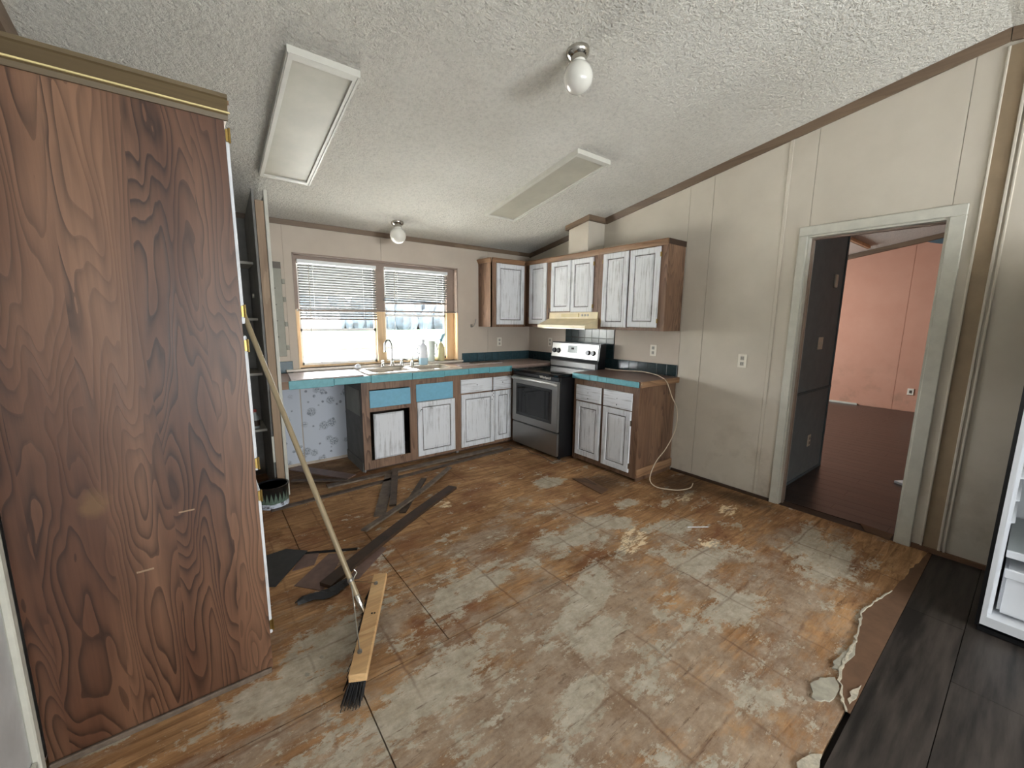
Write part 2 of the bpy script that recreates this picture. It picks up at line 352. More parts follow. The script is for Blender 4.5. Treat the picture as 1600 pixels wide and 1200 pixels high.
# ------------------------------------------------------------------ mesh builder
class MB:
    def __init__(s): s.v = []; s.f = []
    def box(s, x0, x1, y0, y1, z0, z1):
        x0, x1 = sorted((x0, x1)); y0, y1 = sorted((y0, y1)); z0, z1 = sorted((z0, z1)); b = len(s.v)
        s.v += [(x, y, z) for z in (z0, z1) for x, y in ((x0, y0), (x1, y0), (x1, y1), (x0, y1))]
        s.f += [tuple(b + i for i in q) for q in ((3, 2, 1, 0), (4, 5, 6, 7), (0, 1, 5, 4), (1, 2, 6, 5), (2, 3, 7, 6), (3, 0, 4, 7))]
        return s
    def hexa(s, pts):      # eight corners: bottom four then top four
        b = len(s.v); s.v += [tuple(p) for p in pts]
        s.f += [tuple(b + i for i in q) for q in ((3, 2, 1, 0), (4, 5, 6, 7), (0, 1, 5, 4), (1, 2, 6, 5), (2, 3, 7, 6), (3, 0, 4, 7))]
        return s
    def prism(s, poly, d0, d1, axis='z'):
        def P(a, b_, d): return {'z': (a, b_, d), 'y': (a, d, b_), 'x': (d, a, b_)}[axis]
        n = len(poly); b = len(s.v)
        s.v += [P(a, q, d0) for a, q in poly] + [P(a, q, d1) for a, q in poly]
        s.f += [tuple(b + i for i in range(n))[::-1], tuple(b + n + i for i in range(n))]
        s.f += [(b + i, b + (i + 1) % n, b + n + (i + 1) % n, b + n + i) for i in range(n)]
        return s
    def cyl(s, p0, p1, ra, rb=None, n=14, cap=True):
        rb = ra if rb is None else rb
        p0, p1 = Vector(p0), Vector(p1); d = (p1 - p0).normalized()
        a = d.orthogonal().normalized(); e = d.cross(a); b = len(s.v)
        for p, r in ((p0, ra), (p1, rb)):
            for i in range(n):
                t = 2 * math.pi * i / n; s.v.append(tuple(p + r * (math.cos(t) * a + math.sin(t) * e)))
        s.f += [(b + i, b + (i + 1) % n, b + n + (i + 1) % n, b + n + i) for i in range(n)]
        if cap: s.f += [tuple(b + i for i in range(n))[::-1], tuple(b + n + i for i in range(n))]
        return s
    def lathe(s, prof, cx, cy, n=28, ax=Vector((0, 0, 1)), cz=0):
        # profile of (radius, height along ax)
        ax = Vector(ax).normalized(); a = ax.orthogonal().normalized(); e = ax.cross(a); b = len(s.v)
        for r, h in prof:
            for i in range(n):
                t = 2 * math.pi * i / n
                s.v.append(tuple(Vector((cx, cy, cz)) + ax * h + max(r, 1e-4) * (math.cos(t) * a + math.sin(t) * e)))
        for k in range(len(prof) - 1):
            s.f += [(b + k * n + i, b + k * n + (i + 1) % n, b + (k + 1) * n + (i + 1) % n, b + (k + 1) * n + i) for i in range(n)]
        s.f += [tuple(b + i for i in range(n))[::-1], tuple(b + (len(prof) - 1) * n + i for i in range(n))]
        return s
    def tube(s, pts, r, n=8):
        pts = [Vector(p) for p in pts]; b = len(s.v); nrm = None
        for k, p in enumerate(pts):
            d = (pts[min(k + 1, len(pts) - 1)] - pts[max(k - 1, 0)]).normalized()
            nrm = d.orthogonal().normalized() if nrm is None else (nrm - d * nrm.dot(d)).normalized()
            e = d.cross(nrm)
            for i in range(n):
                t = 2 * math.pi * i / n; s.v.append(tuple(p + r * (math.cos(t) * nrm + math.sin(t) * e)))
        for k in range(len(pts) - 1):
            s.f += [(b + k * n + i, b + k * n + (i + 1) % n, b + (k + 1) * n + (i + 1) % n, b + (k + 1) * n + i) for i in range(n)]
        s.f += [tuple(b + i for i in range(n))[::-1], tuple(b + (len(pts) - 1) * n + i for i in range(n))]
        return s
    def rings(s, O, U, V, Nn, w, h, prof):
        # nested rectangles: prof = (inset, height) list; the first is the back edge, the last is filled
        O, U, V, Nn = map(Vector, (O, U, V, Nn)); b = len(s.v)
        for ins, t in prof:
            for a, q in ((ins, ins), (w - ins, ins), (w - ins, h - ins), (ins, h - ins)):
                s.v.append(tuple(O + U * a + V * q + Nn * t))
        for k in range(len(prof) - 1):
            for i in range(4):
                s.f.append((b + k * 4 + i, b + k * 4 + (i + 1) % 4, b + k * 4 + 4 + (i + 1) % 4, b + k * 4 + 4 + i))
        e = b + (len(prof) - 1) * 4
        s.f += [(e, e + 1, e + 2, e + 3), (b + 3, b + 2, b + 1, b)]
        return s
    def build(s, name, mat, parent=None, bevel=0, smooth=False, origin=None, kind=None, seg=1):
        if parent is not None: o3 = wloc(parent)
        elif origin is not None: o3 = Vector(origin)
        else:
            xs, ys, zs = zip(*s.v); o3 = Vector(((min(xs) + max(xs)) / 2, (min(ys) + max(ys)) / 2, min(zs)))
        me = bpy.data.meshes.new(name); me.from_pydata([tuple(Vector(p) - o3) for p in s.v], [], s.f); me.update()
        import bmesh
        bm = bmesh.new(); bm.from_mesh(me); bmesh.ops.recalc_face_normals(bm, faces=bm.faces)
        if bevel: bmesh.ops.bevel(bm, geom=bm.edges[:] , offset=bevel, segments=seg, affect='EDGES', clamp_overlap=True)
        bm.to_mesh(me); bm.free()
        if smooth:
            for p in me.polygons: p.use_smooth = True
            if hasattr(me, 'set_sharp_from_angle'): me.set_sharp_from_angle(angle=rad(40))
        me.materials.append(MAT[mat])
        o = bpy.data.objects.new(name, me); COL.objects.link(o)
        if parent is not None: o.parent = parent
        else: o.location = o3
        if kind: o['kind'] = kind
        return o
def wloc(o):
    v = Vector((0, 0, 0))
    while o is not None: v = v + o.location; o = o.parent
    return v
def B(*a): return MB().box(*a)
def thing(name, label, cat, loc, group=None):
    o = bpy.data.objects.new(name, None); COL.objects.link(o); o.location = loc; o.empty_display_size = .1
    return tag(o, label, cat, group)
def tag(o, label, cat, group=None):
    o['label'] = label; o['category'] = cat
    if group: o['group'] = group
    return o
def lab(o, t): o['label'] = t; return o
def struct(o): o['kind'] = 'structure'; return o

H0, SL, YR = 2.372, .174, -4.09
def cz(y): return H0 - SL * y if y > YR else H0 - SL * YR + SL * (y - YR)
XL, YB = -4.22, -8.1

# ------------------------------------------------------------------ the setting: outside
g_ = struct(B(-60, 160, .6, 140, -1.2, -1.1).build('ground_outside', 'field_pale'))
g2 = struct(B(-60, 160, 28, 92, -1.1, -1.05).build('grass_outside', 'grass_pale'))
m = MB(); rt_ = random.Random(4)
for i in range(800):
    x = rt_.uniform(-40, 110); y = 100 + rt_.uniform(-8, 8); r = rt_.uniform(1.0, 2.6); h_ = rt_.uniform(1.0, 2.6)
    prof = [(r * .5, -1.1), (r * .95, .3), (r * 1.0, r * .5 * h_), (r * .8, r * 1.0 * h_), (r * .45, r * 1.4 * h_), (.05, r * 1.6 * h_)]
    m.lathe(prof, x, y, 7)
tl = m.build('tree_line', 'leaf_far', kind='stuff', smooth=True); tag(tl, 'hazy band of trees far across the field outside the window', 'trees')
aw = struct(MB().hexa([(-4.5, .2, 2.42), (.5, .2, 2.42), (.5, 2.3, 1.82), (-4.5, 2.3, 1.82), (-4.5, .2, 2.5), (.5, .2, 2.5), (.5, 2.3, 1.9), (-4.5, 2.3, 1.9)]).build('awning_blocker', 'awning_teal'))  # added slab, cuts the sky and darkens the view behind the blinds
dk = thing('deck_railing', 'low pipe railing outside behind the right window sash', 'railing', (-1.6, 1.0, -1.1))
for z in (.93, 1.09): MB().cyl((-2.6, 1.0, z), (-.8, 1.0, z), .014).build('rail', 'deck_grey', dk)
for x in (-2.5, -1.75, -1.0): MB().cyl((x, 1.0, -1.1), (x, 1.0, 1.09), .012).build('post', 'deck_grey', dk)

# ------------------------------------------------------------------ floor
fl = struct(B(XL - .1, .12, -4.15, .15, -.12, -.021).build('floor', 'gap_black'))
rows = [(-.5, .0, (-2.1,)), (-1.70, -.5, (-3.29, -.85)), (-2.90, -1.70, (-2.88, -.44)), (-4.134, -2.90, (-3.29, -.85))]
for ya, yb, cuts in rows:
    xs = [XL] + sorted(cuts) + [.0]
    for a, b in zip(xs, xs[1:]):
        B(a + .0025, b - .0025, ya + .0025, yb - .0025, -.02, 0).build('plywood_sheet', 'plywood', fl)
# dark vinyl planks behind the torn edge
fb = struct(B(XL - .1, .12, YB, -4.15, -.12, -.009).build('floor_rear', 'gap_black'))
y = -4.15; r = 0
while y > -5.9:
    xo = [XL, -3.65 + (r % 3) * .42, -2.45 + (r % 3) * .42, -1.27 + (r % 2) * .03 + (r % 3) * .2, -.1 - (r % 3) * .2 + .0, 0.]
    if r == 0: xo = [XL, -3.4, -2.2, -.84, 0]
    if r == 1: xo = [XL, -3.6, -2.4, -1.31, 0]
    for a, b in zip(xo, xo[1:]):
        if b - a > .05: B(a + .0008, b - .0008, y - .21, y - .0012, -.008, .004).build('vinyl_plank', 'vinyl_dark', fb)
    y -= .2115; r += 1
B(XL, 0, YB, y, -.008, .004).build('vinyl_sheet', 'vinyl_dark', fb)
# brown hardboard strip between torn edge and vinyl, with white torn paper edge
def jag(pts, amp, n=5):
    out = []
    for (x0, y0), (x1, y1) in zip(pts, pts[1:]):
        for k in range(n):
            t = k / n; out.append((x0 + (x1 - x0) * t + random.uniform(-amp, amp), y0 + (y1 - y0) * t + random.uniform(-amp, amp)))
    return out + [pts[-1]]
torn = [(-.02, -4.125), (-.18, -4.118), (-.36, -4.098), (-.52, -4.092), (-.73, -4.075), (-.86, -4.058), (-.955, -4.04), (-1.09, -4.025), (-1.2, -4.045), (-1.33, -4.062), (-1.45, -4.064), (-1.58, -4.07), (-1.69, -4.085), (-1.78, -4.115), (-1.83, -4.14)]
tj = jag(torn, .005, 4)
MB().prism(tj + [(-1.83, -4.149), (-.02, -4.149)], .0, .004).build('hardboard_strip', 'hardboard', fl)
inner = [(x, y_) for x, y_ in tj if -1.84 < x < -.7]
outer = [(x + random.uniform(-.003, .003), y_ + random.uniform(.004, .013) * (1 if x < -.85 else .5)) for x, y_ in inner]
MB().prism(inner + outer[::-1], .0015, .009).build('torn_paper', 'torn_white', fl)
for pts in ([(-1.36, -4.055), (-1.46, -4.052), (-1.58, -4.035), (-1.63, -4.045), (-1.62, -4.065), (-1.5, -4.076), (-1.38, -4.07)], [(-1.68, -4.06), (-1.73, -4.03), (-1.80, -4.015), (-1.86, -4.03), (-1.87, -4.055), (-1.83, -4.085), (-1.74, -4.095)], [(-1.64, -4.143), (-1.72, -4.125), (-1.79, -4.132), (-1.7, -4.147)],
            [(-2.1, -4.13), (-2.2, -4.09), (-2.26, -4.12), (-2.18, -4.147)]):
    MB().prism(jag(pts + pts[:1], .006, 3)[:-1], .0005, .007).build('torn_paper', 'torn_white' if pts[0][0] in (-1.64, -2.1) else 'chip_grey', fl)

# laminate floor of the room beyond the doorway
f2 = struct(B(.12, 6.0, -7.0, .2, -.12, -.012).build('floor_beyond', 'gap_black'))
x = .125; r = 0
while x < 5.9:
    ys = [-5.0, -3.9 + (r * .37) % 1.1, -2.7 + (r * .37) % 1.1, -1.5 + (r * .37) % 1.1, .15]
    for a, b in zip(ys, ys[1:]):
        B(x, x + .138, a + .001, b - .001, -.012, -.001).build('laminate_plank', 'laminate_brown', f2)
    x += .140; r += 1
B(.0, .12, -3.97, -3.24, -.02, -.004).build('threshold', 'dark_wood', f2)

# ------------------------------------------------------------------ walls
def wall_y(name, x0, x1, ya, yb, ztop_fn, mat, holes=(), par=None):
    """wall whose face is at x0 (thickness to x1) along y with a sloping top"""
    m = MB(); ys = sorted({ya, yb, *[q for h in holes for q in h[:2]], *([YR] if ya < YR < yb else [])})
    for a, b in zip(ys, ys[1:]):
        hole = next((h for h in holes if h[0] <= a + 1e-6 and b <= h[1] + 1e-6), None)
        segs = [(0, None)] if hole is None else ([(0, hole[2])] if hole[2] > 0 else []) + [(hole[3], None)]
        for z0, z1 in segs:
            za, zb = (ztop_fn(a), ztop_fn(b)) if z1 is None else (z1, z1)
            m.hexa([(x0, a, z0), (x1, a, z0), (x1, b, z0), (x0, b, z0), (x0, a, za), (x1, a, za), (x1, b, zb), (x0, b, zb)])
    return m.build(name, mat, par)
wr = struct(wall_y('wall_right', .006, .12, YB, .0, cz, 'cream_wall', [(-3.97, -3.24, 0, 2.125)]))
# panels of the right wall with recessed joints between them
jt = .004
def rpan(a, b, mat, z0=0., z1=None):
    za, zb = (cz(a), cz(b)) if z1 is None else (z1, z1)
    MB().hexa([(0, a, z0), (.007, a, z0), (.007, b, z0), (0, b, z0), (0, a, za), (.007, a, za), (.007, b, zb), (0, b, zb)]).build('wall_panel', mat, wr)
rpan(-2.27, 0, 'tan_wall', 0, 1.42); rpan(-1.276, 0, 'cream_wall', 1.423); rpan(-2.27, -1.279, 'cream_wall', 1.423)
rpan(-2.488, -2.273, 'cream_wall', .03); rpan(-3.062, -2.493, 'cream_wall', .03); rpan(-3.237, -3.067, 'cream_wall', .03)
rpan(-3.97, -3.24, 'cream_wall', 2.13)
rpan(-4.085, -3.973, 'cream_wall', .03)
rpan(-4.165, -4.088, 'tan_strip', .03, 3.0); rpan(-5.4, -4.168, 'cream_wall', .03, 2.86); rpan(-6.6, -5.403, 'cream_wall', .03, 2.6)
for ya, yb in ((-4.097, -4.085), (-4.180, -4.166), (-4.202, -4.19)):
    B(-.012, .0, ya, yb, .03, 3.0).build('batten', 'cream_wall', wr, .003)
B(-.006, .0, -3.078, -3.052, .03, 2.86).build('batten', 'cream_wall', wr, .002)
bb = struct(B(-.014, .006, -3.18, -2.28, 0, .022).build('baseboard_right', 'dark_wood'))
bb2 = struct(B(-.014, .006, -6.5, -4.045, 0.004, .035).build('baseboard_right_rear', 'hardboard'))

ww = struct(MB().box(XL - .1, -2.93, .006, .16, 0, 2.42).box(-1.144, .12, .006, .16, 0, 2.42).box(-2.93, -1.144, .006, .16, 0, .985).box(-2.93, -1.144, .006, .16, 2.09, 2.42).build('wall_back', 'tan_wall'))
def wpan(a, b, z0, z1, mat='tan_wall'): B(a, b, 0, .007, z0, z1).build('wall_panel', mat, ww)
wpan(-3.18, -3.003, .88, H0); wpan(-3.0, -2.93, .88, H0); wpan(-2.93, -2.075, 2.09, H0); wpan(-2.072, -1.144, 2.09, H0); wpan(-1.144, -.703, .88, H0); wpan(-.70, 0, .88, H0); wpan(-2.93, -1.144, .88, .985)
wpan(-3.18, -2.945, .03, .88, 'wallpaper'); wpan(-2.935, -2.5, .03, .88, 'wallpaper')
wl = struct(wall_y('wall_left', XL - .1, XL, YB, .0, cz, 'white_wall'))
B(XL, XL + .02, -2.66, -2.625, 0, 2.1).build('corner_strip', 'white_paint', wl, .004)
MB().box(XL, XL + .014, -4.8, -2.66, 0, .09).build('skirting', 'white_paint', wl, .003)
# rear wall; solid, trim only where windows would be; added area lights give the daylight
wre = struct(B(XL, .12, YB - .12, YB, 0, 2.5).build('wall_rear', 'cream_wall'))
for x0, x1, z0, z1 in ((-2.05, -.35, .95, 2.15), (-3.95, -2.65, .1, 2.15)):
    MB().box(x0 - .06, x0, YB, YB + .02, z0, z1).box(x1, x1 + .06, YB, YB + .02, z0, z1).box(x0 - .06, x1 + .06, YB, YB + .02, z1, z1 + .06).box(x0 - .06, x1 + .06, YB, YB + .02, z0 - .05, z0).build('window_trim', 'white_paint', wre)
# rooms beyond the doorway
dw = struct(B(.12, 1.42, -3.13, -3.03, 0, cz(-3.1)).build('wall_hall', 'charcoal_wall'))
B(.12, 1.425, -3.142, -3.13, .838, .858).build('chair_rail', 'teal_wall', dw)
B(.12, 1.42, -3.142, -3.13, 0, .02).build('skirting', 'teal_wall', dw)
B(1.395, 1.43, -3.138, -3.02, 0, 2.4).build('corner_strip', 'teal_wall', dw)  # teal strip paints the bluish light on the wall end
sw = struct(wall_y('wall_salmon', 5.9, 6.0, -7.0, .2, cz, 'salmon_wall'))
for a, b in ((-4.2, -2.925), (-2.92, -1.7), (-1.695, -.4)):
    MB().hexa([(5.894, a, .01), (5.901, a, .01), (5.901, b, .01), (5.894, b, .01), (5.894, a, min(cz(a), 2.98)), (5.901, a, min(cz(a), 2.98)), (5.901, b, cz(b)), (5.894, b, cz(b))]).build('wall_panel', 'salmon_wall', sw)
MB().prism([(-2.78, 2.82), (-2.90, 2.85), (-2.98, 2.84), (-3.08, 2.80), (-3.2, 2.765), (-3.5, 2.74), (-3.5, 3.05), (-2.78, 3.0)], 5.889, 5.895, 'x').build('teal_paint_patch', 'teal_wall', sw)
B(5.87, 5.9, -2.45, -.4, 0, .03).build('skirting', 'white_paint', sw)
MB().hexa([(5.855, -4.09, cz(-4.09) - .075), (5.9, -4.09, cz(-4.09) - .085), (5.9, 0, cz(0) - .085), (5.855, 0, cz(0) - .075), (5.855, -4.09, cz(-4.09)), (5.9, -4.09, cz(-4.09)), (5.9, 0, cz(0)), (5.855, 0, cz(0))]).build('ceiling_trim', 'brown_trim_y', sw)
struct(B(.12, 6, .0, .15, 0, 2.5).build('wall_salmon_front', 'salmon_wall'))
struct(B(.12, 6, -7.1, -7, 0, 3.2).build('wall_salmon_rear', 'salmon_wall'))

# ------------------------------------------------------------------ ceiling
def slab(name, x0, x1, ya, yb, mat, t=.1):
    return MB().hexa([(x0, ya, cz(ya)), (x1, ya, cz(ya)), (x1, yb, cz(yb)), (x0, yb, cz(yb)), (x0, ya, cz(ya) + t), (x1, ya, cz(ya) + t), (x1, yb, cz(yb) + t), (x0, yb, cz(yb) + t)]).build(name, mat)
struct(slab('ceiling', XL - .1, .12, YR, .15, 'popcorn'))
struct(slab('ceiling_rear', XL - .1, .12, YB - .1, YR, 'popcorn'))
struct(slab('ceiling_beyond', .12, 6.1, YR, .15, 'popcorn')); struct(slab('ceiling_beyond_rear', .12, 6.1, YB, YR, 'popcorn'))
def slope_trim(name, x0, x1, ya, yb, h, mat):
    lip = x0 + (x1 - x0) * .45
    m = MB()
    m.hexa([(lip, ya, cz(ya) - h), (x1, ya, cz(ya) - h), (x1, yb, cz(yb) - h), (lip, yb, cz(yb) - h), (x0, ya, cz(ya) - .0005), (x1, ya, cz(ya) - .0005), (x1, yb, cz(yb) - .0005), (x0, yb, cz(yb) - .0005)])
    return struct(m.build(name, mat))
slope_trim('trim_1', -.034, 0, YR, -1.31, .062, 'brown_trim_y'); slope_trim('trim_2', -.034, 0, -.96, -.0, .05, 'brown_trim_y')
slope_trim('trim_3', -.034, 0, YB, YR - .004, .062, 'brown_trim_y')
m = MB(); m.hexa([(XL, 0 - .014, H0 - .042), (0, -.014, H0 - .042), (0, 0, H0 - .042), (XL, 0, H0 - .042), (XL, -.03, H0 - .001 + .004), (0, -.03, H0 + .003), (0, 0, H0 - .001), (XL, 0, H0 - .001)])
struct(m.build('trim_4', 'brown_trim_x'))
slope_trim('trim_5', XL + .034, XL, YR, -.75, .062, 'brown_trim_y')

# ------------------------------------------------------------------ doorway casing
dr = bpy.data.objects.new('door_1', None); COL.objects.link(dr); dr.location = (0, -3.605, 0); dr['kind'] = 'structure'
B(-.018, .0, -3.24, -3.182, .0, 2.125).build('casing', 'white_paint', dr, .004)
B(-.018, .0, -4.042, -3.97, .0, 2.125).build('casing', 'white_paint', dr, .004)
B(-.018, .0, -4.042, -3.182, 2.125, 2.192).build('casing', 'white_paint', dr, .004)
B(-.006, .13, -3.25, -3.24, 0, 2.125).build('jamb', 'white_paint', dr); B(-.006, .13, -3.97, -3.958, 0, 2.125).build('jamb', 'white_paint', dr)
B(-.006, .13, -3.958, -3.25, 2.112, 2.125).build('jamb', 'white_paint', dr)
B(.05, .085, -3.262, -3.25, 0, 2.1).build('stop', 'tan_frame', dr); B(.05, .085, -3.958, -3.25, 2.1, 2.112).build('stop', 'tan_frame', dr)

# ------------------------------------------------------------------ kitchen window
wi = bpy.data.objects.new('window_1', None); COL.objects.link(wi); wi.location = (-2.04, .08, .985); wi['kind'] = 'structure'
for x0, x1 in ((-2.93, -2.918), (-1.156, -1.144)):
    B(x0, x1, -.004, .15, .985, 1.56).build('reveal', 'orange_wood', wi); B(x0, x1, -.004, .15, 1.56, 2.09).build('reveal', 'tan_frame', wi)  # blind shade above and bright light below put into the two frame colours
B(-2.93, -1.144, -.004, .15, 2.078, 2.09).build('head', 'tan_frame', wi)
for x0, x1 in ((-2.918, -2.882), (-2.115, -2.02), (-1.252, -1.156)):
    B(x0, x1, .085, .15, .985, 1.56).build('stile', 'orange_wood', wi, .002); B(x0, x1, .085, .15, 1.56, 2.078).build('stile', 'tan_frame', wi, .002)  # same shade and light split put into the stile colours
B(-2.918, -1.156, .082, .149, 2.044, 2.0775).build('rail', 'tan_frame', wi); B(-2.918, -1.156, .083, .149, .9855, 1.005).build('rail', 'orange_wood', wi)
sl = B(-3.05, -1.095, -.045, .09, .962, .985).build('window_sill', 'sink_cream', wi, .004)
for x0, x1, zr in ((-2.882, -2.115, 1.36), (-2.02, -1.252, 1.52)):
    fr = MB()
    for a, b, z0, z1 in ((x0, x0 + .022, 1.005, 2.045), (x1 - .022, x1, 1.005, 2.045), (x0, x1, 1.005, 1.03), (x0, x1, 2.02, 2.045), (x0, x1, zr - .013, zr + .013)):
        fr.box(a, b, .118, .142, z0, z1)
    o = fr.build('sash', 'vinyl_white', wi)
    B(x0 + .02, x1 - .02, .128, .132, 1.03, 2.03).build('pane', 'window_glass', o)
# cafe rod across the opening
rod = thing('curtain_rod', 'thin white rod stretched across the kitchen window at mid height', 'rod', (-2.04, .0, 1.56))
MB().cyl((-2.918, .012, 1.556), (-1.156, .012, 1.566), .008).build('pole', 'tan_frame', rod)
MB().cyl((-2.918, .012, 1.556), (-2.905, .012, 1.556), .013).build('end_cap', 'fixture_white', rod); MB().cyl((-1.169, .012, 1.566), (-1.156, .012, 1.566), .013).build('end_cap', 'fixture_white', rod)

def blind(x0, x1, zb, label, skew):
    t = thing('window_blind', label, 'blind', ((x0 + x1) / 2, .07, 2.04), 'white mini blinds in the kitchen window')
    B(x0, x1, .045, .078, 2.005, 2.04).build('headrail', 'vinyl_white', t, .003)
    z = 1.985; k = 0; dx = x1 - x0 - .01
    n_ = int((1.985 - zb) / .0255)
    sm = MB().hexa([(x0 + .005, .051, .0065), (x1 - .005, .051, .0065), (x1 - .005, .071, -.0085), (x0 + .005, .071, -.0085), (x0 + .005, .051, .0075), (x1 - .005, .051, .0075), (x1 - .005, .071, -.0075), (x0 + .005, .071, -.0075)])
    first = sm.build('slat', 'blind_slat', t); me = first.data
    first.location = (0, 0, 0)
    base = first.location.copy(); w0 = wloc(t)
    for i in range(n_):
        o = first if i == 0 else bpy.data.objects.new('slat', me)
        if i: COL.objects.link(o); o.parent = t
        o.location = (0, 0, z); o.rotation_euler = (0, skew * max(0, (i - n_ + 4)) / 4 if i > n_ - 4 else 0, 0)
        z -= .0255
    a = skew * .9; zz = z
    MB().hexa([(x0 + .005, .050, zz - .012), (x1 - .005, .050, zz - .012 + skew * dx), (x1 - .005, .072, zz - .012 + skew * dx), (x0 + .005, .072, zz - .012),
               (x0 + .005, .050, zz + .004), (x1 - .005, .050, zz + .004 + skew * dx), (x1 - .005, .072, zz + .004 + skew * dx), (x0 + .005, .072, zz + .004)]).build('bottom_rail', 'tan_frame', t)
    for q in (.18, .82): MB().cyl((x0 + q * dx, .046, 2.0), (x0 + q * dx, .046, zb - .01), .0018, n=5).build('ladder_cord', 'vinyl_white', t)
    MB().cyl((x0 + .1, .036, 2.0), (x0 + .085, .03, 1.22), .0035, n=6).build('wand', 'shelf_white', t)
    return t
blind(-2.882, -2.115, 1.475, 'wider white mini blind hanging over the left window sash', -.0)
blind(-2.02, -1.252, 1.64, 'shorter white mini blind raised higher over the right window sash', .02)

# ------------------------------------------------------------------ fittings on the walls
def plate_x(y, z, label, kind='outlet', x=0., nx=-1):
    t = thing('wall_' + kind, label, kind, (x, y, z - .057))
    d = .007 * nx
    B(x, x + d, y - .036, y + .036, z - .057, z + .057).build('cover_plate', 'plate_white', t, .002)
    if kind == 'outlet':
        for dz in (-.024, .024):
            B(x + d, x + d * 1.5, y - .015, y + .015, z + dz - .016, z + dz + .016).build('socket', 'shelf_white', t, .002)
            for dy in (-.006, .006): pass
            MB().box(x + d * 1.5, x + d * 1.6, y - .008, y - .005, z + dz - .006, z + dz + .007).box(x + d * 1.5, x + d * 1.6, y + .005, y + .008, z + dz - .006, z + dz + .007).build('slot', 'socket_dark', t)
    return t
def plate_y(x, z, label, kind='outlet', y=0., w=.036):
    t = thing('wall_' + kind.replace(' ', '_'), label, kind, (x, y, z - .057))
    B(x - w, x + w, y - .007, y, z - .057, z + .057).build('cover_plate', 'plate_white', t, .002)
    if kind == 'outlet':
        for dz in (-.024, .024):
            B(x - .015, x + .015, y - .0105, y - .007, z + dz - .016, z + dz + .016).build('socket', 'shelf_white', t, .002)
            MB().box(x - .008, x - .005, y - .0115, y - .0105, z + dz - .006, z + dz + .007).box(x + .005, x + .008, y - .0115, y - .0105, z + dz - .006, z + dz + .007).build('slot', 'socket_dark', t)
    else:
        for q in ((0,) if w < .05 else (-.023, .023)): B(x + q - .006, x + q + .006, y - .016, y - .007, z - .012, z + .012).build('toggle', 'plate_white', t, .002)
    return t
plate_y(-.518, 1.195, 'white outlet on the tan wall under the corner wall cabinet')
plate_x(-.44, 1.20, 'white outlet seen just left of the stove back')
plate_x(-1.99, 1.19, 'white outlet on the tan wall above the right counter')
plate_x(-2.86, 1.155, 'white outlet on the cream wall beside the doorway')
plate_y(.955, 1.295, 'double white switch on the charcoal wall beyond the doorway', 'light switch', -3.13, .06)
plate_y(.98, .345, 'white outlet low on the charcoal wall beyond the doorway', 'outlet', -3.13)
o = B(1.13, 1.20, -3.145, -3.13, 1.82, 1.94).build('thermostat', 'plate_white', None, .004); tag(o, 'small pale thermostat high on the charcoal wall beyond the doorway', 'thermostat')
t = thing('wall_outlet', 'white outlet low on the salmon wall', 'outlet', (5.89, -3.13, .28))
B(5.88, 5.893, -3.17, -3.09, .29, .40).build('cover_plate', 'plate_white', t, .002)
B(5.875, 5.88, -3.145, -3.115, .32, .37).build('socket', 'socket_dark', t)
# hook
t = thing('wall_hook', 'small dark metal hook on the tan wall right of the window', 'hook', (-.95, 0, 1.39))
B(-.966, -.936, -.008, 0, 1.385, 1.425).build('plate', 'steel', t, .003)
MB().tube([(-.955, -.008, 1.4), (-.955, -.03, 1.39), (-.94, -.045, 1.41), (-.925, -.05, 1.44), (-.91, -.045, 1.49)], .005).build('prong', 'steel', t, smooth=True)
# breaker panel
t = thing('breaker_panel', 'tall grey metal panel with side latches left of the window', 'panel', (-3.09, 0, 1.115))
B(-3.172, -3.03, -.014, 0, 1.115, 1.99).build('cover', 'panel_grey', t, .003)
B(-3.172, -3.03, -.016, -.014, 1.93, 1.99).build('top_strip', 'socket_dark', t); 
for z in (1.815, 1.65, 1.42, 1.197): B(-3.03, -3.004, -.022, 0, z - .022, z + .022).build('latch', 'panel_grey', t, .003)
for z in (1.75, 1.6, 1.45, 1.3): MB().cyl((-3.09, -.0175, z), (-3.09, -.014, z), .006, n=8).build('screw', 'socket_dark', t)

# ------------------------------------------------------------------ tiles
def tiles(name, label, loc): return thing(name, label, 'backsplash', loc)
T = .113
t = tiles('tile_backsplash', 'single row of dark teal tiles between window and corner', (-.55, 0, .95))
B(-1.092, -.004, -.006, 0, .95, 1.064).build('grout_bed', 'grout', t)
x = -1.09
while x < -.03:
    B(x + .0015, min(x + T - .0015, -.01), -.010, -.005, .952, 1.062).build('tile', 'tile_blue', t, .0015); x += T
t = tiles('tile_backsplash', 'two dark teal tiles left of the window above the counter end', (-3.08, 0, .95))
B(-3.18, -2.985, -.006, 0, .95, 1.064).build('grout_bed', 'grout', t)
for x0, x1 in ((-3.18, -3.10), (-3.098, -2.987)): B(x0 + .0015, x1 - .0015, -.010, -.005, .952, 1.062).build('tile', 'tile_blue', t, .0015)
t = tiles('tile_backsplash', 'dark green glossy tiles along the right wall and up behind the stove', (0, -1.1, .95))
MB().box(-.006, 0, -2.27, -.004, .95, 1.062).box(-.006, 0, -1.492, -.725, 1.062, 1.395).build('grout_bed', 'gap_black', t)
y = -.014
while y > -2.25:
    y1 = max(y - T + .003, -2.268)
    B(-.010, -.005, y1, y, .952, 1.060).build('tile', 'tile_dark', t, .0015); y -= T
for rr in range(3):
    for k in range(7):
        ya = -.727 - k * .1093
        B(-.010, -.005, ya - .1063, ya, 1.064 + rr * .1105, 1.1715 + rr * .1105).build('tile', 'tile_dark', t, .0015)

